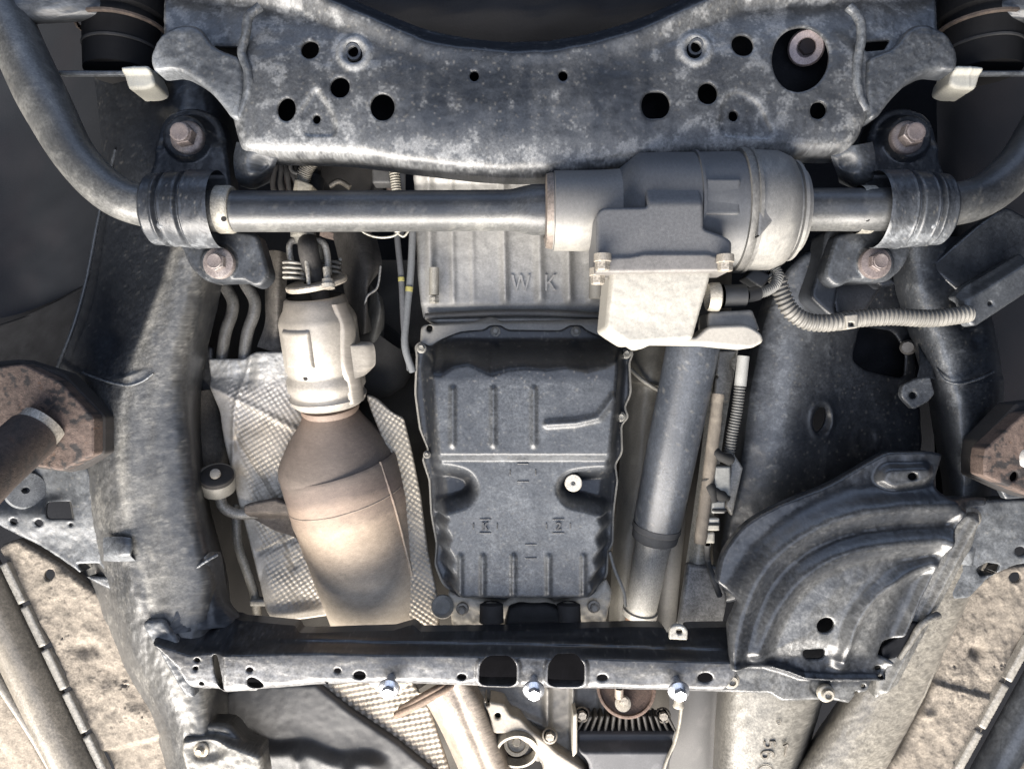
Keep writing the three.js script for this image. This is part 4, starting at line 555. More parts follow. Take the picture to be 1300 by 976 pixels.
{ const L = eN.distanceTo(eC); part('neck_cone', revolve(eN, eC, [[-0.03 , 0.041], [0.002, 0.041], [0.004, 0.047], [0.011, 0.047], [0.015, 0.044], [L * 0.3, 0.053], [L * 0.6, 0.076], [L * 0.9, 0.094], [L, 0.098], [L + 0.012, 0.0995]], 64), M.heated, brown);
  const L2 = eC.distanceTo(eE); part('converter_body', revolve(eC, eE, [[0.002, 0.097], [0.008, 0.1], [L2 * 0.19, 0.1015], [L2 * 0.2, 0.1022], [L2 * 0.22, 0.1015], [L2 * 0.24, 0.1005], [L2 * 0.8, 0.09], [L2, 0.086], [L2, 0.02]], 72), M.heated, brown);
  const dir = eE.clone().sub(eC).normalize(), nv = new V3(0, 0, 1).addScaledVector(dir, -dir.z).normalize(), side = dir.clone().cross(nv), sx = side.x > 0 ? 1 : -1, q = (t, a, r) => eC.clone().addScaledVector(dir, t * L2).addScaledVector(side, -sx * Math.sin(a) * r).addScaledVector(nv, Math.cos(a) * r);
  const axisDist = (p) => { const v = p.clone().sub(eC); return v.addScaledVector(dir, -v.dot(dir)).length(); }, onBody = (x, y) => { let lo = -0.12, hi = 0.05; for (let i = 0; i < 30; i++) { const m = (lo + hi) / 2; if (axisDist(at(x, y, m)) < 0.0975) lo = m; else hi = m; } return at(x, y, lo + 0.0005); };
  part('ring_weld', sweep([...Array(25).keys()].map(i => { const t = 0.145, A = -1.25 + i / 24 * 2.5; return q(t, A, 0.1005); }), (t) => 1.2 * (1 + 0.25 * nz(t * 60, 3, 1)), { seg: 8, n: 110 }), M.heated, flat([0.3, 0.24, 0.19], 0.25));
  part('seam_weld', sweep([q(0.0, -0.95, 0.0985), q(0.22, -0.95, 0.102), q(0.6, -0.95, 0.0945), q(0.8, -0.95, 0.0905), q(0.98, -0.95, 0.0872)], (t) => 1.8 * (1 + 0.3 * nz(t * 80, 1, 1)), { seg: 8, n: 120 }), M.heated, brown);
  const lt = []; const sc = (pts) => sweep(pts.map(([x, y]) => { return onBody(x, y); }), 0.9, { seg: 6, n: 40 }); // scratched marks 6 J
  part('scribed_mark', [sc([[470, 676.5], [472, 674.6], [475.5, 675.5], [475, 678]]), sc([[467.5, 678], [467.8, 682], [470.5, 682], [472, 678.5], [472, 675]]), sc([[470, 684], [469.6, 689], [472, 691], [476, 689], [478.5, 687]])], M.dull, flat([0.13, 0.1, 0.07])); }
part('support_bracket', stamped({ o: rc([[311, 640, 4], [350, 632, 4], [372, 640, 4], [388, 660, 6], [386, 688, 5], [344, 678], [312, 660, 4]], 4), w: -0.1, depth: 0.015, edge: 3, cell: 1.8, h: (x, y) => -0.02 * ss(652, 662, y) * ss(390, 350, x) + 0.01 * ss(656, 648, y) }), M.rust, flat([0.15, 0.125, 0.105], 0.2));
const joint = thing('exhaust_joint', 'spring-loaded exhaust flange joint with studs and oxygen sensor above the converter', 'exhaust joint', [398, 335, -0.045]);
const jS = flat([0.36, 0.34, 0.3], 0.25);
{ const c = at(402, 360, -0.03), ax = new V3(-0.18, 1, 0.35).normalize(); part('flange', [revolve(c.clone().addScaledVector(ax, -0.004), c.clone().addScaledVector(ax, 1), [[0, 0.02], [0, 0.046], [0.002, 0.048], [0.007, 0.048], [0.009, 0.046], [0.009, 0.02]], 48)], M.steel, flat([0.48, 0.43, 0.36], 0.15));
  part('downpipe', sweep([c.clone().addScaledVector(ax, -0.03), c, c.clone().addScaledVector(ax, 0.05), at(394, 290, -0.09), at(400, 230, -0.18)], 13, { seg: 26 }), M.rust, flat([0.06, 0.055, 0.05], 0.3));
  const spring = (px, py, w, n, r) => { const p = at(px, py, w), pts = []; for (let i = 0; i <= n * 10; i++) { const a = i / 10 * Math.PI * 2; pts.push(p.clone().add(new V3(Math.cos(a) * r, i / (n * 10) * n * 0.0075, Math.sin(a) * r))); } return sweep(pts, 2.1, { seg: 7, n: n * 22 }); };
  part('spring', spring(374, 355, -0.02, 4, 0.0165), M.steel, jS); part('spring', spring(420, 347, -0.055, 3, 0.015), M.steel, jS);
  part('stud', sweep([[392, 362, 0.005], [390, 340, 0.000], [387, 313, -0.010]], (t) => 2.4 + t, { seg: 10 }), M.steel, flat([0.55, 0.52, 0.46]));
  part('stud', [sweep([[416, 362, 0.005], [415, 350, 0.003], [414, 340, 0.000]], 4.5, { seg: 14 }), revolve(at(416, 366, 0.005), at(415, 340, 0.002), [[0, 0.0105], [0.006, 0.011], [0.008, 0.009], [0.014, 0.0085], [0.014, 0.005]], 22)], M.steel, flat([0.5, 0.47, 0.41]));
  part('hanger_loop', sweep([[370, 336, -0.035], [367, 315, -0.030], [369, 307, -0.030], [378, 306, -0.035], [384, 310, -0.040]], 4.2, { seg: 12 }), M.steel, jS);
  part('hanger_loop', sweep([[417, 350, -0.025], [415, 322, -0.025], [411, 309, -0.025], [402, 306, -0.030], [396, 311, -0.035]], 4.4, { seg: 12 }), M.steel, jS);
  part('oxygen_sensor', [revolve(at(384, 290, -0.035), at(386, 312, -0.035), [[0, 0.012], [0.004, 0.0195], [0.012, 0.0195], [0.015, 0.014], [0.024, 0.013]], 30), revolve(at(396, 308, -0.050), at(396, 338, -0.055), [[0, 0.018], [0.03, 0.018], [0.036, 0.012]], 30)], M.steel, flat([0.4, 0.38, 0.33], 0.2)); }

const cr1 = line([[268, 490], [330, 520], [400, 560]]), cr2 = line([[300, 560], [352, 640], [372, 720]]), cr3 = line([[318, 450], [300, 520], [296, 600]]), cr4 = line([[330, 700], [400, 676]]);
/* heat shields beside the converter: dimpled aluminium sheet */
const dim = (x, y, a = 0) => { const c = Math.cos(a), s = Math.sin(a), X = x * c + y * s, Y = y * c - x * s; return Math.sin(X * 0.8) * Math.sin(Y * 0.8) * (0.75 + 0.5 * nz(X / 22, Y / 22, 5)); };
const hs = thing('heat_shield', 'dimpled silver heat shield sheet left of the converter', 'heat shield', [330, 600, -0.14], 'dimpled heat shields');
part('shield_sheet', stamped({ o: rc([[263, 455, 3], [308, 455, 3], [324, 447, 3], [372, 446, 3], [400, 520], [400, 700], [430, 770], [424, 786, 6], [350, 786, 6], [338, 770, 5], [322, 706, 5], [302, 628, 5], [286, 562, 5], [280, 522, 5], [267, 490, 4]], 4), w: -0.135, depth: 0.004, edge: 2, cell: 1.25,
  h: (x, y) => { const left = 280 + (y - 480) * 0.22, f = ss(478, 500, y) * ss(left + 2, left + 12, x) * ss(776, 766, y); let z = 0.0013 * dim(x, y, 0.25) * f + 0.004 * Math.abs(fbm(x / 60, y / 70, 8, 2)) ; z += 0.0035 * Math.exp(-((cr1(x, y) / 4) ** 2)) - 0.004 * Math.exp(-((cr2(x, y) / 5) ** 2)) + 0.003 * Math.exp(-((cr3(x, y) / 3) ** 2)) - 0.003 * Math.exp(-((cr4(x, y) / 4) ** 2)); z += 0.014 * ss(left + 50, left + 20, Math.abs(x - left - 20) + 0) * 0.4 - 0.012 * ss(330, 312, x) * ss(500, 470, y) + 0.004 * Math.sin(y / 14) * ss(495, 470, y) + 0.0015 * fbm(x / 9, y / 9, 4) * ss(520, 480, y); z -= 0.03 * ss(340, 420, x); z += 0.012 * ss(764, 778, y) * Math.sin((x - 330) / 30); return z; } }), M.foil,
  heat([[440, [0.56, 0.55, 0.52]], [490, [0.52, 0.49, 0.45]], [530, [0.52, 0.46, 0.38]], [620, [0.52, 0.47, 0.39]], [760, [0.46, 0.42, 0.36]]], 0.2));
part('rivet', revolve(at(405, 742, -0.145), at(405, 742, 0), [[-0.01, 0.009], [0.012, 0.008], [0.015, 0.005], [0.015, 0.0001]], 20), M.steel, flat([0.4, 0.36, 0.3]));
const hs2 = thing('heat_shield', 'narrow dimpled heat shield strip between converter and oil pan', 'heat shield', [525, 620, -0.13], 'dimpled heat shields');
part('shield_sheet', stamped({ o: rc([[464, 500, 5], [478, 505, 6], [498, 524, 6], [512, 530, 4], [522, 570, 6], [534, 630], [543, 700], [556, 760], [556, 800], [520, 800], [500, 640], [486, 560], [470, 520]], 5), w: -0.11, depth: 0.004, edge: 2, cell: 1.25, h: (x, y) => 0.0013 * dim(x, y, -0.2) - 0.02 * ss(520, 480, x) * ss(560, 640, y) }), M.foil, heat([[490, [0.46, 0.42, 0.36]], [600, [0.44, 0.39, 0.31]], [760, [0.42, 0.37, 0.3]]], 0.2));
const hs3 = thing('heat_shield', 'dimpled heat shield strip running below the rear crossmember at lower left', 'heat shield', [490, 920, -0.13], 'dimpled heat shields');
part('shield_sheet', stamped({ o: rc([[380, 860], [520, 860], [545, 900], [575, 990], [560, 1000], [500, 942], [440, 906]], 4), w: -0.125, depth: 0.004, edge: 2, cell: 1.3, h: (x, y) => 0.0018 * dim(x * 0.8, y * 0.8, 0.6) }), M.foil, flat([0.3, 0.26, 0.21], 0.25));
const rp = thing('rear_exhaust_pipe', 'pale square-sided exhaust pipe with clamp band below the rear crossmember', 'exhaust pipe', [570, 930, -0.11]);
part('pipe', loft([[[530, 880, -0.13], [543, 878, -0.085], [570, 872, -0.075], [592, 866, -0.08], [602, 862, -0.12]], [[556, 920, -0.13], [566, 914, -0.08], [590, 908, -0.07], [612, 902, -0.08], [620, 900, -0.12]], [[588, 990, -0.13], [598, 990, -0.08], [618, 985, -0.07], [642, 980, -0.08], [652, 976, -0.12]]], { bump: (x, y) => 0.003 * Math.exp(-((((x - 590 - (y - 910) * 0.42)) / 5) ** 2)) * -1 }), M.steel, flat([0.4, 0.34, 0.28], 0.2));
part('clamp_band', [sweep([[503, 908, -0.1], [528, 896, -0.07], [556, 880, -0.065], [582, 864, -0.09]], 5, { seg: 12 }), sweep([[508, 900, -0.1], [530, 887, -0.072], [556, 872, -0.068], [572, 862, -0.09]], 6, { seg: 12, flatten: 0.6 })], M.rust, flat([0.24, 0.17, 0.125], 0.2));
function sdfNotch(x, y) { return -ell([788, 556, 16, 26])(x, y); }

/* ================= propeller shaft and what runs beside it ================= */
const shaft = thing('front_propeller_shaft', 'dusty blue-black drive shaft tube with steel boot end right of the oil pan', 'drive shaft', [845, 620, -0.06]);
const s0 = at(884, 420, -0.03), s1 = at(834, 668, -0.115), s2 = at(812, 780, -0.155);
{ const L = s0.distanceTo(s1); part('shaft_tube', revolve(s0, s1, [[0, 0.041], [L * 0.5, 0.0412], [L * 0.97, 0.0402], [L, 0.038]], 48), M.paint, grime({ base: [0.022, 0.028, 0.04], dust: [0.22, 0.24, 0.27], amt: 0.25, A: 0.25, B: 0.3, C: 0.4, E: 0.1, streak: [30, 30, 30], spots: 0.3 }));
  part('boot_ring', revolve(s1, s2, [[-0.006, 0.034], [-0.004, 0.04], [0.004, 0.041], [0.008, 0.038], [0.012, 0.039], [0.022, 0.038], [0.026, 0.032]], 44), M.dull, flat([0.06, 0.062, 0.066], 0.2));
  const L2 = s1.distanceTo(s2); part('splined_sleeve', revolve(s1, s2, [[0.02, 0.03], [0.03, 0.0305], [L2 - 0.012, 0.0275], [L2 - 0.01, 0.0305], [L2, 0.0305], [L2 + 0.002, 0.027]], 44), M.steel, grime({ base: [0.28, 0.275, 0.26], dust: [0.5, 0.48, 0.43], amt: 0.45, A: 0.25, zone: (x, y) => 0.5 * ss(772, 780, y) }));
  part('rusty_stub', revolve(s2, s2.clone().add(s2.clone().sub(s1)), [[0, 0.022], [0.05, 0.022]], 36), M.rust, flat([0.38, 0.22, 0.14], 0.2)); }
const cas = thing('tunnel_insulator', 'olive grey casing sheet between the oil pan and the drive shaft', 'insulator', [820, 600, -0.18]);
part('casing', loft([[[792, 425, -0.2], [826, 428, -0.16], [866, 430, -0.17]], [[792, 478, -0.2], [824, 482, -0.15], [860, 486, -0.17]], [[790, 494, -0.21], [820, 502, -0.17], [856, 508, -0.19]], [[786, 600, -0.2], [812, 600, -0.165], [846, 600, -0.18]], [[778, 700, -0.2], [798, 700, -0.17], [836, 700, -0.18]], [[772, 800, -0.2], [790, 800, -0.17], [826, 800, -0.18]]], { bump: (x, y) => 0.0015 * fbm(x / 9, y / 20, 2) }), M.alum, grime({ base: [0.12, 0.115, 0.1], dust: [0.33, 0.31, 0.27], amt: 0.35, A: 0.3 }));
part('folded_seam', sweep([[800, 468, -0.165], [818, 484, -0.146], [840, 497, -0.15], [858, 500, -0.17]], 3, { seg: 10 }), M.alum, flat([0.4, 0.38, 0.33], 0.2));
const trim = thing('tunnel_trim', 'long pale edge strip of the floor tunnel right of the drive shaft', 'trim strip', [900, 600, -0.105]);
part('strip', loft([[[904, 430, -0.125], [924, 430, -0.105], [940, 430, -0.115]], [[892, 560, -0.125], [906, 560, -0.105], [918, 560, -0.115]], [[876, 680, -0.125], [890, 680, -0.105], [904, 680, -0.115]], [[858, 800, -0.125], [874, 800, -0.105], [892, 800, -0.115]]]), M.paint, grime({ base: [0.3, 0.29, 0.26], dust: [0.5, 0.48, 0.42], amt: 0.5, A: 0.3 }));
part('tube', sweep([[858, 640, -0.2], [850, 720, -0.2], [842, 810, -0.2]], 17, { seg: 24 }), M.alum, grime({ base: [0.12, 0.12, 0.115], dust: [0.3, 0.28, 0.25], amt: 0.4 }));
const rings = (n, a) => (t, ang) => 0;
const corr = (r, n, a = 0.12) => (t) => r * (1 + a * Math.sin(t * n * Math.PI * 2));
const har = thing('wiring_harness', 'vertical bundle of taped wires and connectors beside the drive shaft', 'wiring harness', [920, 600, -0.065]);
part('sleeve', sweep([[944, 452, -0.055], [940, 490, -0.055]], 8, { seg: 18 }), M.plastic, flat([0.4, 0.4, 0.38]));
part('conduit', sweep([[940, 488, -0.055], [936, 520, -0.055], [929, 556, -0.055], [925, 582, -0.055]], corr(7, 26), { seg: 16, n: 200 }), M.plastic, flat([0.12, 0.12, 0.115]));
part('fabric_wrap', sweep([[912, 500, -0.05], [906, 556, -0.05], [898, 620, -0.05], [889, 690, -0.05]], (t) => 8 + nz(t * 40, 1, 1), { seg: 14 }), M.dull, grime({ base: [0.07, 0.06, 0.05], dust: [0.3, 0.26, 0.21], amt: 0.45, B: 0.6, C: 0.8 }));
for (const [x0, y0, x1, y1, r] of [[904, 572, 930, 584, 9], [898, 608, 906, 636, 8], [906, 622, 924, 632, 8]]) part('tape_wrap', sweep([[x0, y0, -0.05], [(x0 + x1) / 2 + 2, (y0 + y1) / 2 + 3, -0.045], [x1, y1, -0.05]], (t) => r * (0.8 + 0.4 * nz(t * 6, x0, 1)), { seg: 14 }), M.dull, flat([0.018, 0.018, 0.018], 0.4));
const boxAt = (x0, y0, x1, y1, w, d, r = 2) => stamped({ o: rect(x0, y0, x1, y1, r), w, depth: d, edge: 2, cell: 1.5 });
part('connector', [boxAt(908, 592, 928, 632, -0.045, 0.03), boxAt(904, 636, 921, 652, -0.045, 0.03)], M.plastic, flat([0.3, 0.3, 0.28], 0.3));
part('connector', [boxAt(894, 658, 914, 674, -0.045, 0.03), boxAt(893, 676, 908, 690, -0.048, 0.03)], M.plastic, flat([0.55, 0.52, 0.45], 0.25));
part('connector_clip', [boxAt(892, 664, 915, 668, -0.042, 0.02), boxAt(905, 646, 924, 650, -0.042, 0.02)], M.plastic, flat([0.02, 0.02, 0.02]));
part('cable', sweep([[898, 690, -0.05], [899, 712, -0.095], [907, 738, -0.055], [914, 756, -0.065]], 4, { seg: 10 }), M.dull, flat([0.1, 0.1, 0.1]));
part('cable', sweep([[900, 590, -0.065], [897, 612, -0.055], [902, 630, -0.055], [896, 650, -0.055]], 1.8, { seg: 8 }), M.dull, flat([0.03, 0.03, 0.03]));
part('carrier_plate', stamped({ o: rc([[912, 445, 3], [936, 444, 3], [930, 490, 4], [926, 512, 2], [906, 506, 2], [908, 492, 3]], 3), holes: [[934, 462, 6, 7], [910, 478, 2, 2]], w: -0.09, depth: 0.01, edge: 2, cell: 1.6 }), M.paint, flat([0.17, 0.165, 0.15], 0.2));
part('carrier_plate', stamped({ o: rc([[931, 574, 2], [944, 594, 2], [930, 656, 2], [922, 642, 2]], 2), w: -0.08, depth: 0.012, edge: 2, cell: 1.6 }), M.paint, flat([0.4, 0.38, 0.34], 0.2));
part('carrier_plate', stamped({ o: rc([[874, 716, 2], [912, 720, 2], [924, 760, 2], [918, 795, 2], [862, 795, 2]], 3), w: -0.1, depth: 0.012, edge: 3, cell: 2 }), M.paint, flat([0.2, 0.2, 0.2], 0.25));

/* ================= right-hand inner bracket, conduit, upper right parts ================= */
const rin = thing('inner_frame_panel', 'dusty blue-black curved frame panel with an oval hole right of the wiring', 'frame panel', [1020, 500, -0.09]);
part('panel', stamped({ o: rc([[968, 410, 10], [988, 350, 20], [1020, 318, 20], [1080, 316, 10], [1140, 330, 10], [1176, 400, 10], [1190, 500, 10], [1200, 640, 10], [1100, 700, 10], [935, 770, 10], [918, 772, 10], [920, 690, 20], [938, 600, 20], [950, 500, 10]], 10), holes: [[1040, 532, 9, 16, 0.25], rc([[1090, 440], [1098, 412], [1150, 418], [1168, 446], [1166, 480], [1144, 478], [1104, 470], [1086, 456]], 10)], w: -0.11, depth: 0.05, edge: 6, cell: 2.2,
  h: (x, y) => { let z = 0.035 * Math.exp(-(((x - 1000 + (y - 450) * 0.18) / 46) ** 2)) - 0.00035 * Math.max(0, x - 1050) - 0.00025 * Math.max(0, y - 560); const q = Math.hypot((x - 1040) / 17, (y - 532) / 24); z += 0.004 * Math.exp(-(((q - 0.95) / 0.22) ** 2)) - 0.006 * ss(0.95, 0.6, q);
    const g = Math.hypot(x - 1053, y - 447); z += 0.002 * Math.exp(-(((g - 5) / 1.4) ** 2)); const e = Math.hypot(x - 1108, y - 560); z += 0.0015 * ss(26, 18, e) - 0.0015 * ss(16, 10, e); z += 0.0015 * fbm(x / 26, y / 30, 5); return z; } }), M.paint,
  grime({ base: [0.018, 0.021, 0.027], dust: [0.25, 0.265, 0.285], amt: 0.14, A: 0.4, B: 0.4, C: 0.35, spots: 0.4, E: 0.2, streak: [40, 20, 20], zone: (x, y) => 0.3 * Math.exp(-(((x - 1000 + (y - 450) * 0.18) / 34) ** 2)) + 0.12 * ss(1120, 1060, x) * ss(620, 540, y) - 0.15 * ss(560, 640, y) - 0.15 * ss(1040, 1110, x) }));  // lower and right areas painted darker, as shaded by the gusset plate
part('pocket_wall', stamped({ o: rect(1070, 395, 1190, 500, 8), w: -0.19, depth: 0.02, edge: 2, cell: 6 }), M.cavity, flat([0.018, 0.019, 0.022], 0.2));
part('stud', revolve(at(1154, 441, -0.18), at(1150, 440, 0), [[0, 0.013], [0.05, 0.013], [0.055, 0.009], [0.055, 0.0001]], 24), M.steel, flat([0.16, 0.155, 0.15], 0.2));
const tb = thing('bolt_bracket', 'small dusty bracket with one hole hanging beside the right frame rail', 'bracket', [1165, 495, -0.05]);
part('bracket', [stamped({ o: rc([[1147, 488, 6], [1164, 480, 4], [1182, 478, 3], [1188, 500, 4], [1178, 511, 3], [1160, 520, 4], [1144, 503, 6]], 4), holes: [[1160, 502, 5, 4.5]], w: -0.05, depth: 0.008, edge: 2, cell: 1.3 })], M.paint, grime({ amt: 0.35, spots: 0.3 }));
part('bracket_arm', loft([[[1166, 436, -0.1], [1178, 440, -0.1], [1182, 445, -0.11]], [[1168, 462, -0.07], [1182, 462, -0.07], [1186, 464, -0.08]], [[1164, 482, -0.052], [1180, 480, -0.051], [1190, 482, -0.06]]]), M.paint, grime({ amt: 0.3 }));
const con = thing('corrugated_conduit', 'ribbed grey wire conduit curving from the motor unit to the right frame bracket', 'conduit', [1090, 400, -0.02], 'corrugated conduits');
const conduitMesh = part('conduit', sweep([[978, 345, 0.0], [986, 352, 0.0], [993, 372, 0.0], [1003, 393, 0.0], [1022, 407, 0.0], [1050, 410, 0.0], [1084, 405, -0.005], [1130, 402, -0.005], [1185, 404, -0.005], [1232, 398, -0.01]], (t) => 10.3 * (1 + 0.1 * Math.sign(Math.sin(t * 52 * 6.283)) * Math.min(1, 2.2 * Math.abs(Math.sin(t * 52 * 6.283)))), { seg: 22, n: 620 }), M.plastic, grime({ base: [0.1, 0.097, 0.09], dust: [0.36, 0.345, 0.31], amt: 0.42, A: 0.4, C: 0.5 }));
part('conduit_clip', [stamped({ o: rc([[1074, 400], [1090, 398], [1090, 416], [1076, 418]], 2), holes: [rect(1078, 409, 1085, 414, 1)], w: 0.014, depth: 0.03, edge: 1.5, cell: 1 })], M.plastic, conduitMesh, flat([0.33, 0.31, 0.27]));
part('connector_plug', [stamped({ o: rc([[946, 352], [960, 338], [980, 350], [968, 366]], 2), w: 0.01, depth: 0.03, edge: 2, cell: 1.4 }), sweep([[918, 376, 0.045], [946, 375, 0.045]], 14, { seg: 22 }), sweep([[946, 375, 0.045], [954, 374, 0.04], [962, 372, 0.035]], 9, { seg: 18 })], M.plastic, flat([0.03, 0.032, 0.035], 0.2), 'black cable plug');
part('branch_conduit', sweep([[958, 374, 0.03], [974, 369, 0.025], [984, 362, 0.02], [988, 348, 0.015], [980, 338, 0.01], [964, 340, 0.0]], corr(6, 26, 0.13), { seg: 16, n: 260 }), M.plastic, flat([0.2, 0.2, 0.19], 0.2));
const con2 = thing('corrugated_conduit', 'short ribbed conduit rising behind the crossmember right of the motor unit', 'conduit', [1010, 205, -0.04], 'corrugated conduits');
part('conduit', sweep([[1004, 170, -0.04], [1009, 200, -0.04], [1014, 222, -0.045], [1018, 240, -0.06]], corr(9, 16, 0.1), { seg: 18, n: 160 }), M.plastic, flat([0.38, 0.36, 0.3], 0.15));
const rbk = thing('conduit_bracket', 'black folded bracket arm with pale end reaching from the right edge to the conduit', 'bracket', [1265, 370, -0.03]);
part('bracket_arm', stamped({ o: rc([[1224, 374, 3], [1236, 362, 4], [1310, 318, 2], [1310, 368, 2], [1240, 414, 6], [1232, 412, 4]], 3), holes: [[1258, 385, 3, 3]], w: -0.01, depth: 0.02, edge: 3, cell: 2, h: (x, y) => -0.02 * ss(4, -10, y - (374 - (x - 1224) * 0.62) - 8) }), M.paint, grime({ amt: 0.3, zone: (x) => 0.6 * ss(1236, 1230, x) }));
part('upper_plate', stamped({ o: rc([[1180, 340, 4], [1250, 280, 20], [1280, 262, 6], [1320, 284, 4], [1320, 318, 3], [1222, 372, 3]], 4), w: -0.06, depth: 0.02, edge: 3, cell: 2.5 }), M.gloss, grime({ amt: 0.1, A: 0.3 }));
const rbk2 = thing('drop_bracket', 'dark open bracket hanging below the right stabilizer clamp', 'bracket', [1060, 370, -0.02]);
part('bracket', [stamped({ o: rc([[1044, 330, 10], [1050, 290, 10], [1080, 280, 4], [1130, 350, 6], [1140, 360, 4], [1120, 366, 6], [1112, 358, 4], [1066, 360, 6], [1060, 396, 10], [1084, 404, 4], [1060, 406, 4], [1028, 376, 10]], 4), w: -0.025, depth: 0.05, edge: 4, cell: 2 })], M.paint, grime({ amt: 0.16, A: 0.35 }));
part('bracket_floor', stamped({ o: rc([[1050, 350], [1130, 350], [1100, 396], [1062, 402]], 6), w: -0.05, depth: 0.02, edge: 3, cell: 2.5 }), M.paint, flat([0.015, 0.016, 0.019], 0.3));

/* ================= pressed gusset plate ================= */
const gus = thing('gusset_plate', 'large black pressed plate with curved ridges and bolts at lower right', 'reinforcement plate', [1070, 750, 0.02]);
const gO = rc([[1104, 588, 14], [1128, 574, 10], [1184, 573, 6], [1199, 577, 5], [1189, 606, 6], [1187, 622, 6], [1200, 631, 6], [1254, 632, 2], [1254, 642, 3], [1228, 646, 4], [1212, 660, 3], [1165, 762, 3], [1146, 806, 3], [1122, 815, 3], [1116, 832, 2], [1132, 838, 2], [1112, 886, 3], [1096, 890, 3], [1088, 902, 3], [1064, 897, 3], [1000, 899, 3], [984, 889, 3], [914, 887, 4], [912, 858, 4], [923, 850, 4], [921, 790, 6], [934, 758, 4], [910, 740, 6], [918, 700, 20], [950, 662, 20], [1000, 636, 20], [1060, 614, 30]]);
const cR1 = line(curve2([[922, 850], [936, 780], [962, 722], [1010, 678], [1070, 652], [1130, 643], [1200, 640]])), cR2 = line(curve2([[958, 822], [978, 775], [1010, 733], [1050, 706], [1110, 690], [1190, 684]])), cR3 = line(curve2([[1066, 836], [1078, 790], [1104, 752], [1140, 728], [1176, 714]])), cChan = line([[1216, 650], [1168, 756], [1130, 840]]);
const cChan2 = line([[1238, 662], [1190, 752], [1150, 826], [1124, 876]]), inPoly = sdf([...curve2([[958, 822], [978, 775], [1010, 733], [1050, 706], [1110, 690], [1190, 684]]), [1160, 760], [1116, 850], [960, 850]]);
const lipY = at1([[910, 848], [940, 849], [975, 851], [1000, 858], [1020, 866], [1050, 868], [1120, 868]]), tabS = sdf(rc([[1120, 590], [1182, 588], [1180, 612], [1130, 622], [1110, 612]], 12));
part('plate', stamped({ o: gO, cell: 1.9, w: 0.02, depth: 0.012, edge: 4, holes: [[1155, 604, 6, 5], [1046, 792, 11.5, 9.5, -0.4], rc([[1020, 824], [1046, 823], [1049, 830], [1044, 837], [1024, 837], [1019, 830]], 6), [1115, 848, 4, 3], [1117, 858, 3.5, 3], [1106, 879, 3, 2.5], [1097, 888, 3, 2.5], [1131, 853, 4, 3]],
  h: (x, y, d) => { const b = (q, s) => Math.exp(-((q / s) ** 2)); const low = ss(-5, 6, y - lipY(x) + 4); let z = 0.028 * b(cR1(x, y), 18) + 0.024 * b(cR2(x, y), 15) + 0.016 * b(cR3(x, y), 8) ; z *= (1 - low); const ch = cChan(x, y); z += 0.012 * b(ch, 7) * (1 - low);
    const inner = ss(14, 44, inPoly(x, y)); z += 0.008 * inner * (1 - low); z += 0.012 * ss(-4, 8, tabS(x, y)) - 0.018 * ss(640, 600, y) * ss(1180, 1100, x) * 0.3; z -= 0.022 * low; z += 0.01 * b(y - lipY(x) + 6, 6); z -= 0.03 * ss(26, 0, d) * ss(900, 940, 0) ;
    const qa = Math.hypot(x - 928, y - 863), qb = Math.hypot(x - 1049, y - 879); z -= 0.003 * (ss(13, 9, qa) + ss(15, 10, qb)); z += 0.0009 * fbm(x / 24, y / 24, 3); return z; } }), M.gloss,
  grime({ base: [0.016, 0.019, 0.025], dust: [0.3, 0.3, 0.29], amt: 0.19, A: 0.25, B: 0.25, C: 0.45, E: 0.15, spots: 0.08, zone: (x, y) => { const inner = ss(8, 34, inPoly(x, y)), cr1 = Math.exp(-((cR1(x, y) / 9) ** 2)), cr2 = Math.exp(-((cR2(x, y) / 8) ** 2)); return 0.4 * inner + 0.2 * (cr1 + cr2) + 0.5 * ss(-6, 6, y - lipY(x)) + 0.4 * Math.exp(-((cChan(x, y) / 16) ** 2)) * ss(640, 700, y) - 0.12 * (1 - inner) + 0.35 * ss(596, 606, y) * ss(8, 0, -tabS(x, y)) * ss(640, 610, y); } }));  // ridge crests, inner plate and lower flange painted paler, as lit faces
part('side_channel', stamped({ o: rc([[1214, 654, 4], [1246, 652, 4], [1238, 690, 5], [1226, 712, 6], [1186, 786, 6], [1172, 812, 6], [1140, 872, 4], [1112, 888, 3], [1118, 840, 3], [1146, 808, 3], [1166, 764, 3]], 4), w: 0.006, depth: 0.03, edge: 4, cell: 1.8, h: (x, y) => 0.008 * Math.exp(-((cChan2(x, y) / 5) ** 2)) + 0.0008 * fbm(x / 12, y / 12, 4) }), M.paint, grime({ amt: 0.62, dust: [0.38, 0.37, 0.34], spots: 0.2 }));
for (const [x, y] of [[928, 863], [1049, 880]]) part('bolt', boltGeo(x, y, x < 1000 ? 0.012 : 0.003, { F: 11, H: 7.5, hh: 0.007, recess: 1 }), M.steel, flat([0.42, 0.39, 0.33], 0.2));
part('edge_hook', sweep([[1192, 781, 0.014], [1180, 786, 0.02], [1168, 796, 0.022], [1156, 816, 0.02], [1142, 836, 0.015]], (t) => 5 - 2 * t, { seg: 12 }), M.paint, grime({ amt: 0.6, dust: [0.46, 0.43, 0.37] }));
part('edge_gap_shade', stamped({ o: rc([[1172, 792, 3], [1158, 790, 4], [1144, 806, 4], [1122, 822, 4], [1120, 838, 3], [1138, 836, 4], [1156, 818, 4]], 3), w: 0.017, depth: 0.008, edge: 1.5, cell: 1.4 }), M.cavity, flat([0.018, 0.019, 0.022], 0.2));  // dark plate drawn in place of the shaded opening
part('dark_backing', stamped({ o: rc([[960, 700], [1180, 660], [1130, 800], [1100, 850], [960, 850]], 10), w: -0.05, depth: 0.01, edge: 2, cell: 6 }), M.cavity, flat([0.018, 0.019, 0.022], 0.2));  // dark sheet added behind the holes so they look shaded

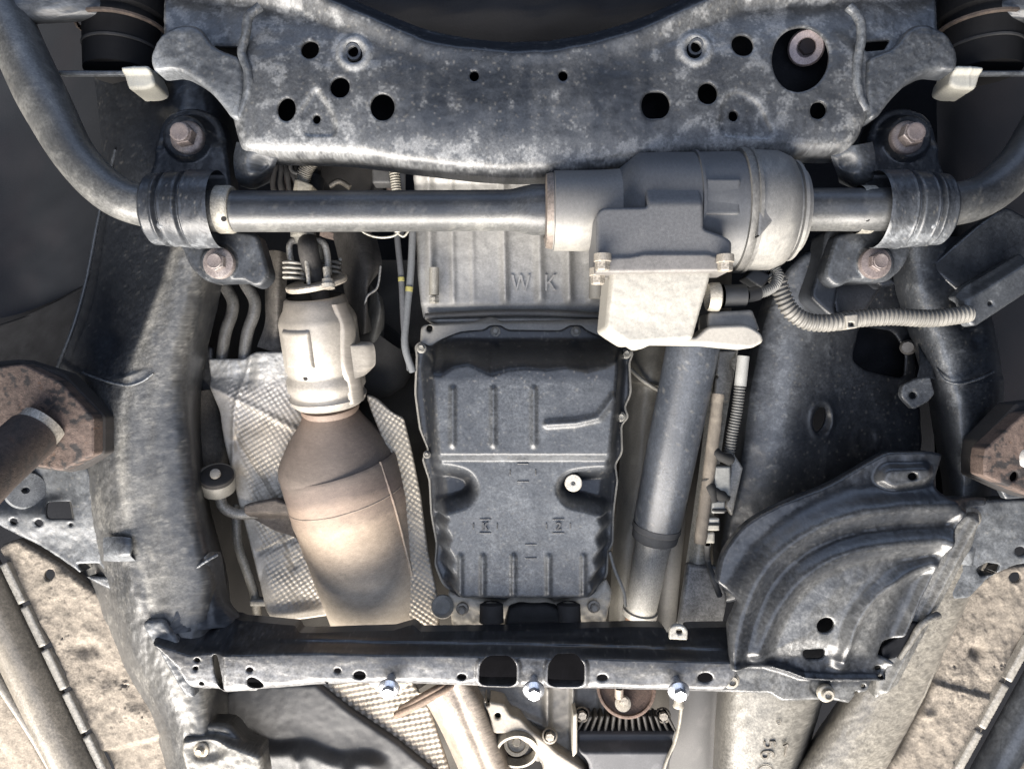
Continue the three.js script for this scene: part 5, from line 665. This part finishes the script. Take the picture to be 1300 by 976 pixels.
/* ================= rear crossmember ================= */
const rx = thing('rear_crossmember', 'long folded black crossmember with two square holes and three shiny bolts', 'crossmember', [560, 850, 0.03]);
const lift = (x, y) => [650 + (x - 650) * 1.055, 488 + (y - 488) * 1.066];
const rO = rc([[...lift(206, 794), 8], [...lift(234, 786), 20], [...lift(300, 788), 20], [...lift(345, 790)], [...lift(375, 791), 4], [...lift(382, 796), 4], [...lift(500, 795)], [...lift(524, 791), 3], [...lift(534, 796), 3], [...lift(640, 796)], [...lift(800, 795)], [...lift(846, 796), 4], [...lift(848, 804), 3], [...lift(870, 804), 3], [...lift(874, 797), 4], [...lift(935, 796)], [940, 850], [915, 884, 4], [858, 880], [760, 877], [680, 878], [600, 876], [500, 872], [440, 870], [400, 874], [322, 880, 3], [320, 884, 2], [282, 885, 3], [240, 886, 8], [218, 850, 10], [190, 824, 8]]);
const fold = at1([[190, 822], [235, 836], [268, 833], [400, 830], [480, 832], [650, 834], [800, 838], [930, 842]]), foot = at1([[190, 880], [280, 884], [400, 874], [500, 872], [680, 878], [915, 883]]);
part('beam', stamped({ o: rO, cell: 1.9, w: 0.04, depth: 0.03, edge: 2,
  holes: [rc([[609, 842], [618, 833], [648, 833], [656, 842], [656, 866], [650, 872], [614, 872], [608, 866]], 8), rc([[696, 842], [704, 833], [734, 833], [742, 842], [742, 866], [736, 872], [702, 872], [695, 866]], 8), rc([[312, 862], [320, 859], [332, 866], [334, 874], [322, 878], [313, 872]], 4), [316, 851, 4.5, 3.5], [428, 852, 4.5, 3.5], [413, 869, 2.5, 2], [456, 858, 8, 6], [586, 860, 6, 4.5], [765, 861, 7, 4.5], [896, 861, 10, 6.5], [245, 842, 3.6, 3], [243, 853, 3.6, 3], [250, 873, 3.6, 3], [259, 883, 3.6, 2], rc([[264, 836], [270, 834], [280, 862], [283, 880], [274, 882], [266, 858]], 3)],
  h: (x, y, a, b) => { const f = fold(x), t = y - f; let z = 0; z -= 0.062 * Math.pow(clamp(-t / 24), 1.1) + 0.008 * ss(0, -6, t); z += 0.007 * Math.exp(-(((t + 11) / 1.8) ** 2)) * ss(300, 420, x) ; const e = foot(x) - y; z -= 0.02 * (1 - Math.sqrt(1 - clamp(1 - e / 14) ** 2)); z += 0.004 * ss(7, 2, b) * ss(600, 605, x) * ss(750, 745, x) * ss(833, 840, y); z -= 0.012 * ss(286, 268, x); z += 0.0012 * fbm(x / 40, y / 20, 3); z += 0.004 * ss(16, 6, Math.hypot(x - 640 + 140, y - 880)) * 0; return z; } }), M.gloss,
  grime({ base: [0.016, 0.017, 0.02], dust: [0.36, 0.36, 0.36], amt: 0.16, A: 0.3, B: 0.25, C: 0.3, E: 0.15, spots: 0.3, streak: [20, 60, 20], zone: (x, y) => { const t = y - fold(x); return 0.46 * ss(2, 24, t) * (1 + 0.4 * ss(420, 300, x)) - 0.14 * ss(0, -10, t); } }));  // lower face painted paler as lit, front wall darker as shaded
part('inner_wall', stamped({ o: rc([[300, 812], [920, 812], [920, 872], [300, 866]], 3), w: -0.03, depth: 0.02, edge: 2, cell: 5 }), M.cavity, flat([0.004, 0.004, 0.005], 0.2));  // near-black colour stands in for shade seen through the square holes
part('end_plate', stamped({ o: rc([[176, 790, 10], [206, 786, 6], [224, 812, 6], [240, 846, 6], [246, 888, 6], [232, 884, 8], [205, 836, 10]], 5), w: 0.012, depth: 0.03, edge: 5, cell: 1.8, h: (x, y) => 0.0015 * fbm(x / 12, y / 12, 5) }), M.paint, grime({ amt: 0.5, spots: 0.4 }));
for (const [x, y] of [[497, 859], [677, 861], [857, 862]]) { const ax = new V3(0, -0.3, 1).normalize(), p = at(x, y, 0.036), q = p.clone().addScaledVector(ax, 1); // long flanged bolts standing off the beam
  const bolt = part('bolt', [revolve(p, q, [[0, 0.007], [0.022, 0.007], [0.022, 0.0145], [0.024, 0.0158], [0.027, 0.0155], [0.031, 0.0105], [0.031, 0.0001]], 40), hex(p.clone().addScaledVector(ax, 0.029), ax, 0.0098, 0.009, 0.5)], M.zinc, flat([0.72, 0.74, 0.78], 0.05), 'shiny flange bolt standing proud'); }
part('stay_tab', stamped({ o: rc([[851, 798, 4], [858, 793, 5], [868, 794, 5], [874, 800, 4], [873, 813, 2], [850, 812, 2]], 4), holes: [[863, 802, 4, 4]], w: 0.03, depth: 0.006, edge: 2, cell: 1.2 }), M.paint, flat([0.45, 0.43, 0.38], 0.1));

/* ================= small lines and hangers at the left ================= */
for (const [dx, l] of [[0, 'grey coolant pipe bending behind the heat shield, left of the pair'], [28, 'grey coolant pipe bending behind the heat shield, right of the pair']]) {
  const t = thing('coolant_pipe', l, 'pipe', [300 + dx, 400, -0.15], 'pair of coolant pipes'); part('pipe', sweep([[270 + dx, 330, -0.16], [282 + dx, 358, -0.15], [295 + dx, 382, -0.15], [294 + dx, 398, -0.15], [286 + dx, 422, -0.15], [280 + dx, 470, -0.155]], 8.5, { seg: 20 }), M.steel, flat([0.17, 0.165, 0.155], 0.2)); }
const bp = thing('bracket_plate', 'flat grey plate behind the frame rail left of the heat shield', 'plate', [248, 465, -0.16]);
part('plate', stamped({ o: rc([[225, 440], [268, 440], [272, 500], [232, 496]], 3), w: -0.16, depth: 0.01, edge: 2 }), M.paint, flat([0.1, 0.1, 0.1], 0.2));
const muff = thing('brown_pipe', 'dusty brown tube section behind the left frame rail', 'pipe', [258, 530, -0.16]);
part('pipe', [sweep([[248, 500, -0.17], [256, 550, -0.165], [268, 600, -0.17]], 30, { seg: 28 })], M.rust, grime({ base: [0.09, 0.08, 0.07], dust: [0.27, 0.24, 0.2], amt: 0.4 }));
const hang = thing('rubber_hanger', 'round rubber exhaust hanger with pale pin beside the left frame rail', 'hanger', [276, 610, -0.09]);
{ const h0 = at(276, 612, -0.1), h1 = at(278, 640, -0.05);
  part('hanger_cup', revolve(at(274, 602, -0.085), at(279, 636, -0.12), [[0, 0.024], [0.001, 0.0285], [0.004, 0.03], [0.03, 0.0285], [0.034, 0.024], [0.034, 0.0001]], 40), M.alum, grime({ base: [0.25, 0.24, 0.21], dust: [0.42, 0.39, 0.33], amt: 0.5, A: 0.2 }));
  part('rubber_core', revolve(at(275, 605, -0.08), at(270, 580, -0.055), [[-0.004, 0.0268], [0.0035, 0.0265], [0.006, 0.023], [0.006, 0.0001]], 36), M.dull, flat([0.03, 0.027, 0.025], 0.3));
  part('pin', [revolve(at(273, 602, -0.068), at(271, 592, -0.03), [[0, 0.0085], [0.005, 0.008], [0.006, 0.004], [0.006, 0.0001]], 22)], M.steel, flat([0.36, 0.33, 0.28], 0.15));
  part('hanger_rod', sweep([[279, 632, -0.11], [284, 644, -0.11], [300, 652, -0.115], [340, 650, -0.125]], 7.5, { seg: 18 }), M.steel, flat([0.36, 0.34, 0.3], 0.2)); }
const fl = thing('fuel_line', 'thin grey bent pipe with a clip below the rubber hanger', 'pipe', [312, 720, -0.14]);
part('pipe', sweep([[300, 640, -0.15], [302, 690, -0.145], [312, 722, -0.145], [322, 752, -0.145], [328, 800, -0.15]], 6.5, { seg: 18 }), M.steel, flat([0.3, 0.28, 0.24], 0.2));
part('pipe_clip', boxAt(316, 762, 344, 770, -0.13, 0.02), M.steel, flat([0.34, 0.32, 0.28]));
const strut = thing('bracket_gusset', 'dark triangular gusset where the left frame rail meets the rear crossmember', 'gusset', [270, 750, -0.02]);
part('gusset', loft([[[236, 742, -0.012], [262, 704, -0.02], [280, 700, -0.05]], [[222, 780, 0.0], [270, 756, -0.025], [296, 770, -0.08]], [[210, 806, 0.012], [290, 796, -0.03], [345, 796, -0.08]]], { bump: (x, y) => 0.002 * fbm(x / 12, y / 12, 3) }), M.paint, grime({ amt: 0.15, spots: 0.3 }));

/* parts seen in the gap above the bar */
const cable1 = thing('sensor_cable', 'ribbed silver sensor cable with pale fitting above the left part of the bar', 'cable', [390, 220, -0.05]);
part('ribbed_hose', sweep([[408, 180, -0.05], [398, 200, -0.05], [388, 216, -0.055], [383, 232, -0.06]], corr(9, 22, 0.1), { seg: 18, n: 200 }), M.steel, flat([0.45, 0.42, 0.36], 0.15));
part('fitting', [stamped({ o: rc([[373, 226, 2], [382, 228, 2], [394, 232, 2], [390, 250, 2], [368, 248, 2]], 2), w: -0.04, depth: 0.04, edge: 2, cell: 1.2, h: (x) => -0.0006 * Math.abs(x - 378) })], M.steel, flat([0.62, 0.56, 0.44], 0.12));
const cables = thing('ribbed_hose', 'narrow ribbed grey hose rising behind the bar left of the transmission', 'hose', [502, 225, -0.09]);
part('hose', sweep([[497, 190, -0.09], [500, 215, -0.09], [504, 250, -0.09]], corr(6.5, 18, 0.1), { seg: 16, n: 160 }), M.plastic, flat([0.34, 0.32, 0.27], 0.2));
part('lead', sweep([[508, 190, -0.1], [508, 260, -0.1], [506, 300, -0.1]], 7, { seg: 14 }), M.dull, flat([0.06, 0.065, 0.075], 0.2));
part('block', boxAt(472, 196, 496, 232, -0.11, 0.03), M.plastic, flat([0.13, 0.13, 0.13], 0.2));
for (const [i, pts, c, l] of [[0, [[500, 240, -0.1], [504, 300, -0.1], [509, 350, -0.1], [513, 420, -0.1], [520, 470, -0.11]], [0.055, 0.06, 0.07], 'dark cable with yellow mark left of the transmission case'], [1, [[524, 290, -0.1], [521, 350, -0.1], [516, 400, -0.1], [514, 440, -0.1], [524, 472, -0.11]], [0.14, 0.15, 0.16], 'grey cable with yellow mark against the transmission case']]) {
  const t = thing('shift_cable', l, 'cable', pts[2], 'marked cables'); part('cable', sweep(pts, i ? 5 : 4.2, { seg: 14 }), M.dull, grime({ base: c, dust: [0.25, 0.25, 0.25], amt: 0.25 }));
  part('yellow_mark', sweep([[i ? 519.6 : 509, i ? 364 : 352, -0.0985], [i ? 519 : 509.4, i ? 370 : 357, -0.0985]], i ? 5.3 : 4.5, { seg: 14 }), M.plastic, flat([0.4, 0.36, 0.12])); }
const oloop = thing('wire_loop', 'thin pale wire loop hanging below the bar beside the cables', 'wire', [485, 292, -0.06]);
part('wire', sweep([[452, 285, -0.05], [462, 295, -0.05], [480, 301, -0.05], [500, 299, -0.05], [512, 290, -0.05], [518, 292, -0.05], [512, 300, -0.05], [505, 296, -0.05]], 1.6, { seg: 8, n: 120 }), M.steel, flat([0.5, 0.48, 0.42]));
part('wire_clip', [revolve(at(504, 286, -0.05), at(504, 300, -0.05), [[0, 0.005], [0.008, 0.006], [0.012, 0.003]], 16)], M.steel, flat([0.6, 0.57, 0.5]));
// dark shapes of the engine and its heat guards
const eg = thing('engine_heat_guard', 'dark folded sheet guard between the exhaust joint and the transmission', 'heat guard', [450, 350, -0.15]);
part('guard_sheet', loft([[[420, 290, -0.18], [450, 288, -0.14], [478, 300, -0.18]], [[432, 340, -0.17], [462, 340, -0.12], [484, 338, -0.16]], [[438, 378, -0.16], [464, 372, -0.11], [466, 370, -0.15]], [[446, 430, -0.16], [462, 424, -0.11], [472, 420, -0.15]]]), M.rust, flat([0.075, 0.07, 0.065], 0.3));
part('guard_sheet', loft([[[470, 360, -0.17], [480, 372, -0.15], [486, 380, -0.18]], [[468, 396, -0.17], [482, 396, -0.14], [488, 400, -0.18]], [[456, 440, -0.18], [474, 436, -0.16], [486, 440, -0.2]]]), M.rust, flat([0.09, 0.09, 0.085], 0.3));
part('sheet_edge', sweep([[483, 338, -0.13], [478, 366, -0.12], [466, 376, -0.11], [462, 396, -0.115]], 1.6, { seg: 8 }), M.steel, flat([0.5, 0.48, 0.44]));
const eg2 = thing('side_heat_guard', 'grey-brown bent sheet left of the exhaust pipe cover', 'heat guard', [350, 400, -0.16]);
part('guard_sheet', loft([[[336, 318, -0.19], [352, 318, -0.16], [366, 322, -0.18]], [[336, 380, -0.18], [350, 380, -0.15], [362, 384, -0.17]], [[336, 410, -0.17], [350, 414, -0.15], [360, 420, -0.17]], [[326, 440, -0.16], [345, 446, -0.15], [366, 450, -0.16]]]), M.rust, flat([0.21, 0.19, 0.165], 0.25));
const dif = thing('engine_mount', 'dark round engine mount with brown rim seen above the bar', 'engine mount', [450, 220, -0.18]);
part('mount_body', revolve(at(440, 226, -0.3), at(440, 226, 0), [[0, 0.075], [0.1, 0.075], [0.115, 0.066], [0.115, 0.05], [0.1, 0.045], [0.1, 0.0001]], 48), M.dull, flat([0.035, 0.033, 0.032], 0.3));
part('rim', revolve(at(432, 236, -0.17), at(432, 236, 0), [[0, 0.08], [0, 0.094], [0.012, 0.094], [0.012, 0.082]], 48), M.rust, flat([0.34, 0.26, 0.22], 0.25));
part('collar', sweep([[418, 236, -0.1], [430, 230, -0.1], [444, 238, -0.1]], 4, { seg: 10 }), M.steel, flat([0.2, 0.18, 0.15]));
const cv = thing('axle_boot', 'dark rounded rubber boot beside the left side of the oil pan', 'boot', [490, 430, -0.2]);
part('boot', revolve(at(455, 470, -0.24), at(510, 400, -0.22), [[-0.05, 0.03], [-0.03, 0.055], [0, 0.075], [0.03, 0.085], [0.06, 0.08], [0.09, 0.06]], 40), M.dull, grime({ base: [0.03, 0.029, 0.028], dust: [0.14, 0.13, 0.12], amt: 0.15 }));
const lug = thing('starter_wires', 'dark lumpy wiring behind the left clamp above the bar', 'wiring', [368, 215, -0.12]);
part('wires', [0, 1, 2, 3, 4].map(i => sweep([[344 + i * 8, 180, -0.14], [350 + i * 7, 206 + i * 4, -0.12], [346 + i * 10, 232, -0.13], [356 + i * 8, 262, -0.14]], (t) => 4 + 1.6 * nz(t * 9, i, 1), { seg: 10 })), M.dull, grime({ base: [0.03, 0.03, 0.032], dust: [0.22, 0.2, 0.18], amt: 0.15, B: 0.5 }));
part('eyelet', new THREE.TorusGeometry(0.011, 0.0035, 10, 28).translate(at(377, 211, -0.1).x, at(377, 211, -0.1).y, -0.1), M.plastic, flat([0.14, 0.14, 0.14]));

/* ================= below the rear crossmember ================= */
const tk = thing('black_shield', 'black moulded shield with light fingers shaped as ridges at the bottom left below the crossmember', 'shield', [390, 930, -0.1]);
part('shield', stamped({ o: rc([[284, 880, 8], [300, 868, 10], [400, 868, 4], [440, 900, 10], [500, 940, 10], [556, 985, 4], [556, 1000], [286, 1000]], 6), w: -0.11, depth: 0.03, edge: 6, cell: 2.2, h: (x, y) => { const yb = 938 + 4 * Math.sin(x / 13) + 0.16 * (x - 300) ; let z = -0.035 * ss(yb, yb + 16, y) * 0; z += 0.02 * ss(yb - 12, yb + 4, y) * ss(500, 470, x); for (const X of [382, 442]) z += 0.01 * Math.exp(-(((x - X - (y - 950) * 0.2) / 8) ** 2)) * ss(yb, yb + 8, y); return z + 0.001 * fbm(x / 16, y / 16, 3); } }), M.plastic, grime({ base: [0.022, 0.022, 0.024], dust: [0.34, 0.34, 0.33], amt: 0.1, A: 0.15, B: 0.2, C: 0.3, E: 0.1, zone: (x, y) => 0.35 * ss(936 + 0.16 * (x - 300), 960 + 0.16 * (x - 300), y) * ss(490, 430, x) }));  // beam shadow edge and light fingers built into height and colour
const lb = thing('rail_bracket', 'pressed grey bracket with one bolt at the bottom left on the frame rail', 'bracket', [265, 950, -0.02]);
part('bracket', stamped({ o: rc([[232, 926, 6], [284, 926, 8], [304, 950, 8], [330, 958, 8], [336, 1000], [240, 1000], [228, 956, 6]], 5), w: 0.005, depth: 0.03, edge: 6, cell: 1.8, h: (x, y) => { const s = -ell([262, 952, 22, 13])(x, y); return -0.016 * ss(942, 936, y - 0.22 * Math.max(0, x - 270) * 1.6) - 0.008 * ss(-4, 6, s) + 0.001 * fbm(x / 10, y / 10, 3); } }), M.paint, grime({ amt: 0.5, dust: [0.42, 0.4, 0.35], spots: 0.3, zone: (x, y) => 0.2 - 0.5 * ss(942, 936, y - 0.35 * Math.max(0, x - 270)) }));
part('bolt', boltGeo(255, 952, -0.002, { F: 10, H: 6, hh: 0.007 }), M.steel, flat([0.48, 0.42, 0.33], 0.15));
const tc = thing('transfer_case', 'grey cast transfer case with ribs and flanges below the rear crossmember', 'transfer case', [680, 930, -0.13]);
part('case_casting', stamped({ o: rc([[600, 860], [770, 860], [778, 940], [782, 1000], [690, 1000], [640, 940], [610, 900]], 6), w: -0.14, depth: 0.1, edge: 6, cell: 2.2, h: (x, y) => 0.02 * Math.cos((x - 700) / 60) + 0.016 * Math.exp(-(((x - 694) / 4) ** 2)) + 0.012 * Math.exp(-(((x - 726) / 3) ** 2)) + 0.014 * Math.exp(-(((x - 764) / 5) ** 2)) + 0.01 * Math.exp(-(((y - 896 - (x - 650) * 0.4) / 4) ** 2)) * ss(720, 690, x) + 0.0012 * fbm(x / 9, y / 9, 3) }), M.alum, alumP(0.4, [0.19, 0.18, 0.165], [0.4, 0.37, 0.32]));
part('flange', stamped({ o: rc([[614, 890, 3], [640, 894, 4], [648, 908, 4], [660, 912, 4], [674, 928, 6], [694, 942, 5], [706, 954, 4], [740, 976, 4], [760, 1000], [690, 1000], [690, 968, 5], [672, 946, 12], [648, 932, 10], [626, 932, 5], [622, 912, 4]]), holes: [[619, 894, 3, 3], [632, 909, 4, 4]], w: -0.085, depth: 0.05, edge: 3, cell: 1.6 }), M.alum, alumP(0.5, [0.26, 0.235, 0.2], [0.52, 0.46, 0.38]));
part('bushing', [revolve(at(657, 972, -0.15), at(659, 985, -0.06), [[0, 0.02], [0.004, 0.05], [0.03, 0.052], [0.036, 0.046], [0.036, 0.0001]], 44)], M.dull, flat([0.018, 0.017, 0.017], 0.3));
part('bushing_sleeve', [revolve(at(656, 934, -0.12), at(657, 964, -0.075), [[0, 0.026], [0, 0.034], [0.004, 0.036], [0.03, 0.037], [0.034, 0.035], [0.034, 0.0305], [0.02, 0.029]], 44), revolve(at(656, 942, -0.092), at(657, 946, 0.0), [[-0.01, 0.022], [0.006, 0.021], [0.006, 0.016], [0.003, 0.0145], [0.003, 0.007], [0.007, 0.006], [0.007, 0.0001]], 36)], M.steel, flat([0.26, 0.235, 0.19], 0.2));
for (const [x, y, w] of [[739, 907, -0.1], [698, 934, -0.08], [842, 908, -0.1]]) part('bolt', [revolve(at(x, y, w - 0.02), at(x, y, 0.2), [[0, 0.013], [0.025, 0.0125], [0.028, 0.01]], 26), hex(at(x, y, w + 0.006), new V3(0, 0, 1), 0.0075, 0.007)], M.steel, flat([0.3, 0.27, 0.23], 0.2));
part('lever', sweep([[603, 940, -0.09], [616, 934, -0.09], [622, 924, -0.09], [608, 948, -0.085]], 3.4, { seg: 10 }), M.steel, flat([0.5, 0.46, 0.38], 0.15));
part('crossing_bar', sweep([[596, 884, -0.11], [612, 894, -0.11], [626, 900, -0.11]], 6, { seg: 14 }), M.steel, flat([0.45, 0.42, 0.36], 0.15));
part('end_plate', stamped({ o: rc([[728, 908], [733, 905], [733, 956], [727, 962]], 2), w: -0.07, depth: 0.05, edge: 1.5, cell: 1.4 }), M.alum, flat([0.44, 0.41, 0.35], 0.15));
const ds = thing('yoke_flange', 'brown round drive flange with a single bolt below the right end of the crossmember', 'drive flange', [795, 890, -0.08]);
part('disc', revolve(at(795, 872, -0.1), at(795, 874, 0.2), [[-0.01, 0.046], [0, 0.0485], [0.008, 0.0485], [0.01, 0.046], [0.01, 0.044], [0.004, 0.042], [0.002, 0.0001]], 56), M.rust, flat([0.16, 0.105, 0.08], 0.25));
part('bolt', [revolve(at(791, 893, -0.095), at(791, 893, 0.2), [[0, 0.0135], [0.012, 0.013], [0.013, 0.009], [0.013, 0.0001]], 26), hex(at(791, 888, -0.084), new V3(0, 0.2, 1), 0.0075, 0.016)], M.steel, flat([0.5, 0.45, 0.37], 0.15));
part('yoke_arm', sweep([[786, 872, -0.06], [786, 884, -0.07]], 6, { seg: 16 }), M.steel, flat([0.3, 0.25, 0.21], 0.2));
const db = thing('differential_cover', 'dark box with finned top edge below the drive flange', 'cover', [795, 950, -0.1]);
part('box', stamped({ o: rc([[733, 930, 3], [858, 930, 3], [848, 958, 4], [836, 1000], [752, 1000], [746, 960, 8], [733, 946, 5]], 3), w: -0.085, depth: 0.08, edge: 4, cell: 2, h: (x, y) => 0.022 * ss(938, 948, y) }), M.plastic, grime({ base: [0.03, 0.032, 0.038], dust: [0.22, 0.22, 0.23], amt: 0.2, A: 0.15, zone: (x, y) => 0.2 * ss(936, 950, y) }));
for (let i = 0; i < 15; i++) { const x = 738 + i * 8.2, a = (i - 7) / 7; part('fin', stamped({ o: rc([[x - 2 + a * -5, 908 + 2 * Math.abs(a)], [x + 2 + a * -5, 908 + 2 * Math.abs(a)], [x + 2 + a * 6, 931], [x - 2 + a * 6, 931]], 1), w: -0.09, depth: 0.03, edge: 1.5, cell: 1.2 }), M.alum, flat([0.06, 0.055, 0.048], 0.3)); }
part('side_stay', sweep([[866, 886, -0.06], [865, 900, -0.06], [862, 922, -0.06], [856, 944, -0.06], [848, 962, -0.06], [836, 1000, -0.06]], (t) => 4 - 1 * t, { seg: 10, flatten: 0.6 }), M.steel, flat([0.42, 0.39, 0.33], 0.2));
part('stay_end', [revolve(at(862, 882, -0.06), at(861, 910, -0.06), [[0, 0.007], [0.014, 0.0075], [0.018, 0.009], [0.02, 0.0085], [0.02, 0.0001]], 20)], M.steel, flat([0.5, 0.46, 0.39], 0.2));
const fs = thing('floor_shield', 'dark scuffed floor shield between the drive flange and the pale tube', 'shield', [890, 930, -0.13]);
part('shield', loft([[[850, 860, -0.17], [890, 860, -0.15], [940, 860, -0.15]], [[850, 930, -0.17], [890, 930, -0.15], [940, 930, -0.15]], [[850, 1010, -0.17], [890, 1010, -0.15], [940, 1010, -0.15]]]), M.plastic, grime({ base: [0.03, 0.03, 0.03], dust: [0.17, 0.16, 0.15], amt: 0.3 }));
const bt = thing('pale_cross_tube', 'broad pale dusty tube with stamped marks at the bottom right below the gusset plate', 'tube', [970, 930, -0.08]);
part('tube', loft([[[912, 870, -0.14], [925, 872, -0.08], [960, 874, -0.05], [1010, 876, -0.05], [1040, 878, -0.08], [1048, 880, -0.13]], [[908, 920, -0.14], [920, 920, -0.08], [955, 922, -0.05], [1000, 924, -0.05], [1026, 926, -0.08], [1034, 928, -0.13]], [[904, 1000, -0.14], [916, 1000, -0.08], [948, 1000, -0.05], [985, 1000, -0.05], [1006, 1000, -0.08], [1014, 1000, -0.13]]], { bump: (x, y) => 0.001 * fbm(x / 14, y / 14, 3) }), M.paint, grime({ base: [0.12, 0.115, 0.105], dust: [0.38, 0.36, 0.315], amt: 0.6, A: 0.35, zone: (x) => -0.5 * ss(940, 918, x) }));
part('stamped_mark', [text('6', 974, 957, -0.047, 17, 0.003, -1.45, fontReg), text('1', 996, 951, -0.047, 16, 0.003, -0.2, fontReg), text('5', 977, 944, -0.047, 15, 0.003, -1.5, fontReg), new THREE.TorusGeometry(0.0034, 0.0006, 8, 20).translate(at(989, 917, -0.0445).x, at(989, 917, -0.0445).y, -0.0445), new THREE.TorusGeometry(0.012, 0.0008, 8, 30).translate(at(972, 981, -0.0445).x, at(972, 981, -0.0445).y, -0.0445)], M.paint, flat([0.2, 0.18, 0.15], 0.2));

renderer.render(scene, camera);
